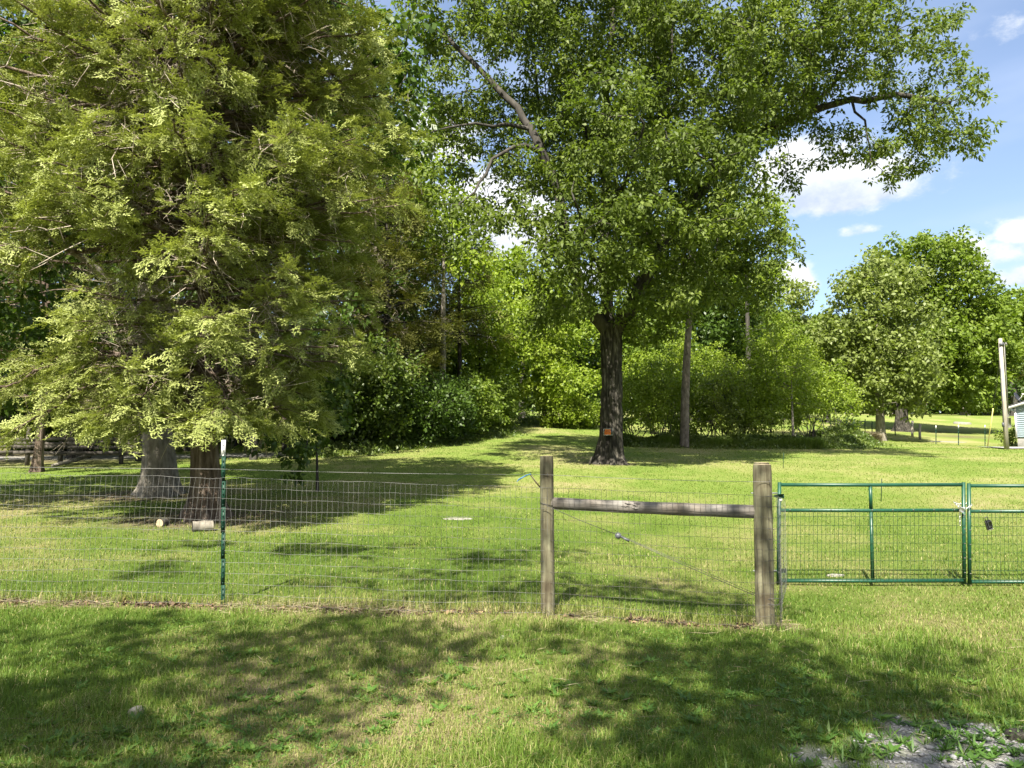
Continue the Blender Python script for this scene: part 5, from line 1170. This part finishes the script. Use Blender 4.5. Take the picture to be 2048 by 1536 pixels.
fl = ['far white-tipped steel post, left one of three before the pole', 'far white-tipped steel post, middle one of three before the pole', 'far white-tipped steel post, nearest of three to the pole']
for i, (px, y0, y1) in enumerate(((1872, 851, 889), (1917, 850, 890), (1970, 850, 891))):
    Ys = 46.5; t_post(px, y0, y1, Ys - i * .6, fl[i], 'far steel posts with white tips', tip=.19, w=.055, studs=False)
def bare_post(px, y0, y1, Y, name, label, mat, rad, group, cat):
    a = P(px, y1, Y); b = P(px, y0, Y); g = float(G(a[0], Y)); mb = MB(); mb.tube([(a[0], Y, g - .05), (a[0], Y, g + .6), (b[0], Y, g + (b[2] - a[2]))], [rad * 1.03, rad, rad * .95], 10)
    tag(mb.build(name, M[mat], None, True), label, cat, group)
wl = ['pale wooden post nearest the far tree trunk', 'pale wooden post standing right of its twin by the far tree trunk']
bare_post(1825, 842, 875, 55, 'wooden_post', wl[0], 'pole_wood', .085, 'two pale far wooden posts', 'fence post')
bare_post(1840, 846, 878, 52.5, 'wooden_post', wl[1], 'pole_wood', .085, 'two pale far wooden posts', 'fence post')
fps = [(1661, 834, 852, 66), (1677, 833, 853, 64), (1693.5, 829, 853, 62), (1708, 830, 853, 60), (1730, 829, 856, 58), (1744, 831, 857, 56), (1790, 831, 857, 56)]
fll = ['first far thin post, at the scrub end of the row', 'second far thin post from the scrub', 'third far thin post from the scrub', 'fourth far thin post from the scrub', 'fifth far thin post from the scrub', 'far thin post just left of the ivy-clad trunk', 'far thin post between the ivy-clad trunk and the thick far trunk']
for (px, y0, y1, Y), lb in zip(fps, fll): bare_post(px, y0, y1, Y, 'thin_post', lb, 'tpost', .035, 'far thin posts left of the thick trunk', 'fence post')

# ------------------------------------------------------------------ left rail fence
rfn = thing('rail_fence', (-14, 24, float(G(-14, 24))), 'dark weathered wooden rail fence under the trees at the left edge', 'fence')
for zz_, k in ((895, 0), (906, 1), (886, 2), (877, 3)):
    mb = MB(); A_ = P(-30, zz_ - 2 + k, 24.5); B_ = P(340, zz_ + 1, 26.0); t = np.linspace(0, 1, 8)[:, None]; p = A_ + (B_ - A_) * t; p[:, 2] += np.random.default_rng(k).normal(size=8) * .015
    for i in range(7): mb.box((p[i] + p[i + 1]) / 2, (np.linalg.norm(p[i + 1] - p[i]) * 1.02, .035, .11), rot=math.atan2((B_ - A_)[1], (B_ - A_)[0]))
    mb.build('rail', M['old_rail'], rfn)
for px in (-10, 52, 118, 240, 318):
    a = P(px, 915, 24.6 + px / 370 * 1.5); g = float(G(a[0], a[1])); mb = MB(); mb.tube([(a[0], a[1] + .08, g - .1), (a[0], a[1] + .08, g + 1.25)], [.075, .065], 10); mb.build('post', M['old_rail'], rfn, True)
cz_ = P(74, 935, 22.5); gcz = float(G(cz_[0], 22.5))
cedar('cedar_tree', cz_[0], 22.5, 'small cedar with a bare lit trunk in front of the rail fence', 'cedars beyond the lawn', lambda h: float(np.interp(h, [1.5, 3, 6, 8], [1.4, 2.6, 2.6, .8])), 8, 90, 29,
      [(cz_[0], 22.5, gcz - .1), (cz_[0] + .08, 22.5, gcz + 1.6), (cz_[0], 22.5, gcz + 8)], [.13, .10, .03], M['dark_cedar_leaf'], (), PLUMES_LO, 150, .8, z_lo=1.9, psc=1.2, tk=20)
shx = P(45, 830, 40); sh_ = thing('slat_shed', (shx[0], 40, float(G(shx[0], 40))), 'open slatted shed glimpsed among dark trunks at the left edge', 'shed')
zs0, zs1 = zat(0, 832, 40), zat(0, 796, 40)
mb = MB()
for px in (6, 21, 38, 52, 68, 84): mb.box((wx(px, 40), 40, (zs0 + zs1) / 2 - .6), (.19, .05, zs1 - zs0 + 1.4))
mb.build('slat', M['old_rail'], sh_)
mb = MB(); mb.box((shx[0], 41.5, zs1 + .12), (3.2, 3.2, .10)); mb.build('roof', M['shingle'], sh_); mb = MB(); mb.box((shx[0], 42.9, (zs0 + zs1) / 2 - .5), (3.0, .06, 1.9)); mb.build('wall', M['stone'], sh_)

# black sacks and dry clumps at the scrub edge
sk = hit(1630, 890); mb = MB()
tsk = thing('black_sack', tuple(sk), 'crumpled black plastic sack dumped at the edge of the scrub', 'sack')
def blob(mb, c, s, seed, k=16, n_=9):
    th = np.arange(k) / k * 6.283; ph = np.linspace(-1.4, 1.4, n_); TH, PH = np.meshgrid(th, ph); d = np.stack([np.cos(PH) * np.cos(TH), np.cos(PH) * np.sin(TH), np.sin(PH)], -1)
    rr_ = 1 + .55 * (fbm(d, 2.1, 3, seed) - .5); v = np.array(c) + d * rr_[..., None] * np.array(s); i = np.arange(n_ - 1)[:, None] * k; j = np.arange(k)[None]; j2 = (j + 1) % k
    mb.add(v.reshape(-1, 3), np.stack([i + j, i + j2, i + k + j2, i + k + j], -1).reshape(-1, 4))
blob(mb, sk + [0, 0, .18], (.42, .3, .22), 1); blob(mb, sk + [.4, .1, .13], (.34, .3, .18), 2); mb.build('plastic', M['black'], tsk, True)
mb = MB(); sk2 = hit(1655, 893); blob(mb, sk2 + [0, 0, .06], (.26, .2, .10), 4); tag(mb.build('grey_sack', M['concrete'], None, True), 'small flat grey sack right of the black sack', 'sack')

# blades ------------------------------------------------------------
def blades(name, x, y, h, w, lean, var, mat, r, zoff=0, ang=None):
    n = len(x); z = G(x, y) - .004 + zoff; a = r.uniform(0, 6.283, n) if ang is None else ang; b = np.stack([x, y, z], -1)
    ld = np.stack([np.cos(a), np.sin(a), np.zeros(n)], -1); s = np.stack([-np.sin(a + r.normal(size=n) * .8), np.cos(a), np.zeros(n)], -1); s = nrm(s)
    le = lean[:, None]; H = h[:, None]; Wd = w[:, None]
    mid = b + np.array([0, 0, 1]) * H * .55 + ld * H * le * .30; tip = b + np.array([0, 0, 1]) * H * (1 - .45 * np.minimum(le, 1.4) ** 1.5) + ld * H * le
    v = np.stack([b - s * Wd * .5, b + s * Wd * .5, mid + s * Wd * .42, mid - s * Wd * .42, tip], 1)
    i = np.arange(n) * 5; q = np.stack([i, i + 1, i + 2, i + 3], -1); t = np.stack([i + 3, i + 2, i + 4], -1)
    o = mesh_np(name, v.reshape(-1, 3), q, t, mat, None, {'var': np.repeat(var, 5)}); o['kind'] = 'stuff'; return o
r = np.random.default_rng(99)
NB = 620000
Y = np.exp(r.uniform(math.log(3.3), math.log(64), NB)); U = r.uniform(-.92, .92, NB); X = U * Y
lu = np.clip(lush(X, Y) + .12 * (Y < 7.2), 0, 1); p_ = xy(X, Y)
hgt = (.030 + .035 * vnoise(p_, .8, 51) + .030 * vnoise(p_, 3.2, 52)) * r.uniform(.55, 1.35, NB) * np.where(Y < 14, 1, .9)
# lush tufts of longer grass
tuft = np.clip((fbm(p_, 1.1, 3, 53) - .56) * 5, 0, 1); hgt *= np.where(Y > 8.2, .62, .80)
hgt *= 1 + .95 * tuft * (Y < 12)
hgt *= np.where(np.abs(Y - fence_y(X) - .10) < .16, 1.5 * (X < 2.6) + .9, 1)
wid = .0030 * (1 + np.maximum(Y - 4, 0) * .17) * r.uniform(.7, 1.4, NB)
so = soil_mask(X, Y); gm = np.maximum(grav_mask(X, Y), road_mask(X, Y))
keep = (r.random(NB) > so * .92) & (r.random(NB) > gm * 1.5)
keep &= (np.hypot(X - TREE['oak'][0], Y - TREE['oak'][1]) > .6) & ~((X > hxl) & (Y > 42.5)) & ~((X > xs0) & (Y > ys0 - .1) & (Y < ys0 + 3.4))
keep &= ~((X < -10.5 - .1 * Y + 1.5) & (Y > 25))
strw = r.random(NB) < (.08 + .36 * (1 - lu) ** 1.5) * np.where(Y > 13, .6, 1)
var = np.clip(.40 + .50 * lu + .16 * r.normal(size=NB) * .8, .22, 1); var = np.where(strw, r.uniform(0, .28, NB) + .10 * np.clip((Y - 12) / 12, 0, 1), var)
lean = np.abs(r.normal(.55, .45, NB)); lean = np.where(strw, lean + .6, lean)
k_ = keep
g_ = blades('grass', X[k_], Y[k_], hgt[k_], wid[k_], lean[k_], var[k_], M['grass'], r); tag(g_, 'mown green lawn grass covering the ground', 'grass', None, 'stuff')
# straw lying along the fence line and in scraps on the verge
n = 3800; x = r.uniform(-6.8, 2.6, n); y = fence_y(x) + r.normal(size=n) * .13 - .02; dens = vnoise(xy(x, y), 1.6, 61) > .36
x2 = r.uniform(-3, 4.6, 320); y2 = r.uniform(3.6, 7, 320); x = np.r_[x[dens], x2]; y = np.r_[y[dens], y2]; n = len(x)
a = np.where(r.random(n) < .6, r.normal(size=n) * .5, r.uniform(0, 6.28, n)); L_ = r.uniform(.05, .20, n); z = G(x, y) + r.uniform(.004, .045, n)
d = np.stack([np.cos(a), np.sin(a), r.normal(size=n) * .18 + .08], -1); v, q = leaves(np.stack([x, y, z], -1), d, np.tile([0, -.4, 1.0], (n, 1)) + r.normal(size=(n, 3)) * .4, L_, np.full(n, .0042), .1)
o = mesh_np('dry_straw', v, q, None, M['straw'], None, {'var': np.repeat(r.random(n), 4)}); tag(o, 'dry straw lying along the foot of the wire fence', 'straw', None, 'stuff')
# soil crumbs and dead leaves at the fence foot
n = 2600; x = r.uniform(-6.5, 2.5, n); y = fence_y(x) + r.normal(size=n) * .06 - .01; m = soil_mask(x, y) > .25; x, y = x[m], y[m]; n = len(x); z = G(x, y) + .008
v, q = leaves(np.stack([x, y, z], -1), rand_dir(n, r) * [1, 1, .3], rand_dir(n, r) * .5 + [0, 0, 1], r.uniform(.02, .07, n), r.uniform(.015, .045, n), .3)
lf = leaf_mat('dead_leaf', [(0, (.035, .024, .016)), (.6, (.11, .075, .045)), (1, (.30, .20, .12))], .1, (1, 1, 1), .8)
o = mesh_np('dead_leaves', v, q, None, lf, None, {'var': np.repeat(r.random(n), 4)}); tag(o, 'dead leaves and dark crumbs of earth at the fence foot', 'dead leaves', None, 'stuff')

# broad-leaved weeds in the verge
def rosettes(C, r, nl=(6, 12), L=(.05, .12), w=.28, rise=.5):
    P_, A_, N_, L2, V = [], [], [], [], []
    for c in C:
        k = r.integers(*nl); z = float(G(c[0], c[1])); s = r.uniform(.7, 1.3); vb = r.random()
        for i in range(k):
            a = i / k * 6.283 + r.uniform(-.3, .3); P_.append([c[0], c[1], z]); A_.append([math.cos(a), math.sin(a), rise * r.uniform(.4, 1.6)]); N_.append([-math.cos(a) * .6, -math.sin(a) * .6, 1]); L2.append(r.uniform(*L) * s); V.append(np.clip(vb * .5 + r.random() * .5, 0, 1))
    L2 = np.array(L2); v, q = leaves(np.array(P_), np.array(A_), np.array(N_, float), L2, L2 * w * r.uniform(.7, 1.2, len(L2)), .12); return v, q, np.repeat(V, 4)
Cw = []
for i in range(420): Cw.append((r.uniform(-3.2, 3.6), r.uniform(3.5, 6.3)))
for i in range(180): Cw.append((r.normal(-1.9, .55), r.normal(4.35, .35)))
for i in range(150): Cw.append((r.normal(2.6, .6), r.normal(4.6, .40)))
v, q, va = rosettes(Cw, r, (6, 11), (.035, .085), .34, .45)
v2, q2, va2 = rosettes([(r.normal(2.3, .55), r.normal(4.55, .28)) for _ in range(70)] + [(2.36, 4.12), (2.42, 4.15), (2.9, 4.4), (3.05, 4.2), (2.0, 4.75)] * 1, r, (5, 9), (.05, .11), .13, 1.1)
o = mesh_np('weeds', np.vstack([v, v2]), np.vstack([q, q2 + len(v)]), None, M['weed'], None, {'var': np.r_[va, va2]}); tag(o, 'broad-leaved weeds and plantain in the near verge', 'weeds', None, 'stuff')
# clover: thousands of small round leaflets in the shaded foreground
n = 26000; x = r.uniform(-3.6, 3.4, n); y = 3.4 + 3.6 * r.random(n) ** 1.3; m = fbm(xy(x, y), 1.5, 3, 71) > .52; x, y = x[m], y[m]; n = len(x); z = G(x, y) + r.uniform(.015, .05, n)
v, q = leaves(np.stack([x, y, z], -1), rand_dir(n, r) * [1, 1, .4], rand_dir(n, r) * .5 + [0, 0, 1.2], r.uniform(.010, .020, n), r.uniform(.009, .016, n), .15)
o = mesh_np('clover', v, q, None, M['weed'], None, {'var': np.repeat(r.random(n), 4)}); tag(o, 'patches of small-leaved clover in the near grass', 'clover', None, 'stuff')
# gravel
n = 5200; x = r.uniform(1.4, 4.4, n); y = r.uniform(3.4, 5.3, n); m = grav_mask(x, y) > r.random(n) * .9 + .05; x, y = x[m], y[m]; n = len(x); s = r.uniform(.005, .017, n) * np.where(r.random(n) < .06, 1.8, 1)
base = nrm(np.array([[1, 0, 0], [.3, 1, 0], [-1, .2, 0], [0, -1, 0], [0, 0, .6], [0, 0, -.6], [.6, .6, .4], [-.5, -.6, .4]], float)) * np.array([[1, .8, .45]])
hull = [[0, 1, 6], [1, 4, 6], [4, 0, 6], [1, 2, 4], [2, 7, 4], [7, 3, 4], [3, 0, 4], [2, 3, 7], [1, 0, 5], [2, 1, 5], [3, 2, 5], [0, 3, 5]]
a = r.uniform(0, 6.283, n); ca, sa = np.cos(a), np.sin(a); bb = base[None] * (1 + r.normal(size=(n, 8, 1)) * .18) * s[:, None, None]
vx = bb[..., 0] * ca[:, None] - bb[..., 1] * sa[:, None] + x[:, None]; vy = bb[..., 0] * sa[:, None] + bb[..., 1] * ca[:, None] + y[:, None]; vz = bb[..., 2] + (G(x, y) + s * .25)[:, None]
o = mesh_np('gravel', np.stack([vx, vy, vz], -1), None, (np.array(hull)[None] + (np.arange(n) * 8)[:, None, None]).reshape(-1, 3), M['gravel']); tag(o, 'grey crushed gravel showing through at the lower right', 'gravel', None, 'stuff')
# tall dry clumps by the round tree
for i, (px, py, Yc, w_) in enumerate(((1712, 887, 43.5, .9), (1742, 886, 44.2, .75))):
    c = P(px, py, Yc); n = 2600; aa = r.uniform(0, 6.283, n); rr_ = np.abs(r.normal(size=n)) * w_ * .35; x = c[0] + np.cos(aa) * rr_; y = Yc + np.sin(aa) * rr_ * .7
    o = blades('dry_grass_clump', x, y, r.uniform(.4, .85, n), np.full(n, .018), r.uniform(.3, .9, n), r.random(n), M['straw'], r, 0, aa + r.normal(size=n) * .4); del o['kind']
    tag(o, ['tan dry grass clump left of its twin, beside the round tree', 'tan dry grass clump closest to the ivy-clad trunk'][i], 'grass clump', 'tan dry grass clumps')
# tall green grass tufts along the scrub foot
n = 26000; x = r.uniform(wx(1250, 36), wx(1640, 36.5), n); y = 36.1 + np.abs(r.normal(size=n)) * .5
o = blades('tall_grass', x, y, r.uniform(.15, .5, n) * (.5 + vnoise(xy(x, y), .8, 81)), np.full(n, .022), r.uniform(.1, .6, n), r.uniform(.35, .9, n), M['grass'], r); tag(o, 'unmown grass along the foot of the scrub', 'grass', None, 'stuff')

# bird
bd = P(1922, 119, 60); mb = MB(); blob(mb, bd, (.20, .06, .055), 3, 10, 7); tb = thing('bird', tuple(bd), 'tiny dark bird flying in the blue sky at the upper right', 'bird'); mb.build('body', M['black'], tb, True)
for s_ in (-1, 1): mb = MB(); mb.add([bd + [.06, 0, .02], bd + [-.06, 0, .02], bd + [-.10, s_ * .20, .10], bd + [-.02, s_ * .34, .16], bd + [.04, s_ * .18, .10]], [[0, 1, 2, 4]], [[4, 2, 3]]); mb.build('wing', M['black'], tb)

# ------------------------------------------------------------------ trees behind the photographer that shade the verge
def shade_tree(x, y, label, ells, seed, spacing=.9, cull=.3, tufts=8, per=8, L=(.13, .20), tr=.25):
    el_ = [(np.array(e[:3], float), np.array(e[3:], float)) for e in ells]
    return gen_tree('roadside_tree', x, y, label, 'tree', el_, tr, (0, 0, ells[0][2] - 1), spacing, .6, M['broad_leaf'], M['limb_bark'], tufts, per, L, seed, 'roadside trees behind the camera', .6, step=.7, tuft_r=.25, cull=cull, k=5)
shade_tree(-4.6, -5.4, 'leafy roadside tree over the camera on its left, shading the verge', [(-5.3, -1.5, 8.8, 2.8, 1.3, 1.3), (-1.9, -1.5, 8.8, 2.4, 1.3, 1.2), (-5.4, -3.3, 8.8, 2.1, 1.1, 1.1), (-2.2, -3.3, 8.8, 2.4, .5, .6), (-3.7, -.65, 8.8, 1.8, .7, .8), (-8.1, -1.1, 9, 1.6, 1.2, 1.0), (-6.1, .8, 10.5, 2.6, .8, .6), (-2.7, .5, 10.5, 2.2, .8, .6), (-.8, .1, 10.3, 1.2, .7, .5), (-5.5, 2.9, 10.6, 1.8, .5, .5), (-2.6, 2.0, 10.6, .8, .4, .4)], 401, cull=.27, tufts=8, per=10, spacing=.8)
shade_tree(1.2, -7.0, 'leafy roadside tree over the camera on its right, shading the near verge', [(-.1, -2.5, 8.8, 1.9, 1.1, 1.2), (.3, -.9, 8.8, 1.2, .7, .8), (1.6, -3.6, 8.6, 1.4, .9, 1.0), (1.1, -2.8, 8.8, 1.3, .8, .9)], 402, cull=.28, tufts=8, per=10, spacing=.8)
gen_tree('hardwood_tree', -12.4, 11.6, 'leafy hardwood standing left of the photo edge, shading the lawn there', 'tree',
         [(np.array([-12.4, 11.6, 8.5]), (3.4, 3.4, 3.0)), (np.array([-12.6, 13.0, 6.0]), (2.4, 2.4, 1.6))], .22, (0, 0, 7), 1.0, .7, M['broad_leaf'], M['grey_bark'], 9, 9, (.16, .24), 403, cull=.2)
for k_i, (x_, y_, lb_) in enumerate(((-17.5, 24.5, 'woodland tree at the rail fence, at the left edge of the photo'), (-13.0, 27.0, 'woodland tree overhanging the rail fence just left of the grey trunk'), (-9.2, 27.5, 'woodland tree overhanging the lane behind the grey trunk'))):
    zz = float(G(x_, y_))
    gen_tree('woodland_tree', x_, y_, lb_, 'tree', [(np.array([x_, y_, zz + 9]), (3.4, 3.0, 3.2)), (np.array([x_ + .6, y_ - .5, zz + 5.2]), (3.2, 2.8, 1.8)), (np.array([x_ - .8, y_ + 1, zz + 3.2]), (2.4, 2.2, 1.0))], .13, (0, 0, 7), 1.15, .85, M['broad_leaf'], M['limb_bark'], 9, 8, (.20, .30), 410 + k_i, 'trees of the wood on the left', cull=.2, flare=1.3)

# ------------------------------------------------------------------ far wood closing the horizon, one mass
r = np.random.default_rng(500); n = 60000
x = r.uniform(-95, 125, n); y = 118 + 16 * r.random(n) - 6 * np.clip((-x) / 60, 0, 1); top = 9 + 7 * vnoise(xy(x, y * .3), .09, 91) + 3 * vnoise(xy(x, y), .35, 92)
z = G(x, y) + top * r.random(n) ** .75; p = np.stack([x, y, z], -1); m = vnoise(p, .45, 93) > .22; p = p[m]
x = r.uniform(-95, 125, 26000); y = 117 + 14 * r.random(26000); p = np.vstack([p, np.stack([x, y, G(x, y) + 4.5 * r.random(26000)], -1)]); n = len(p)
v, q = leaves(p, rand_dir(n, r) + [0, 0, -.2], rand_dir(n, r) * .8 + [-.2, -.5, .6], r.uniform(.7, 1.3, n), r.uniform(.45, .8, n))
va = np.clip(.2 + .35 * r.random(n) + .6 * (vnoise(p, .22, 94) - .3), 0, 1)
tag(mesh_np('far_wood', v, q, None, M['broad_leaf'], None, {'var': np.repeat(va, 4)}), 'far wood closing the view behind the lawns', 'wood', None, 'stuff')
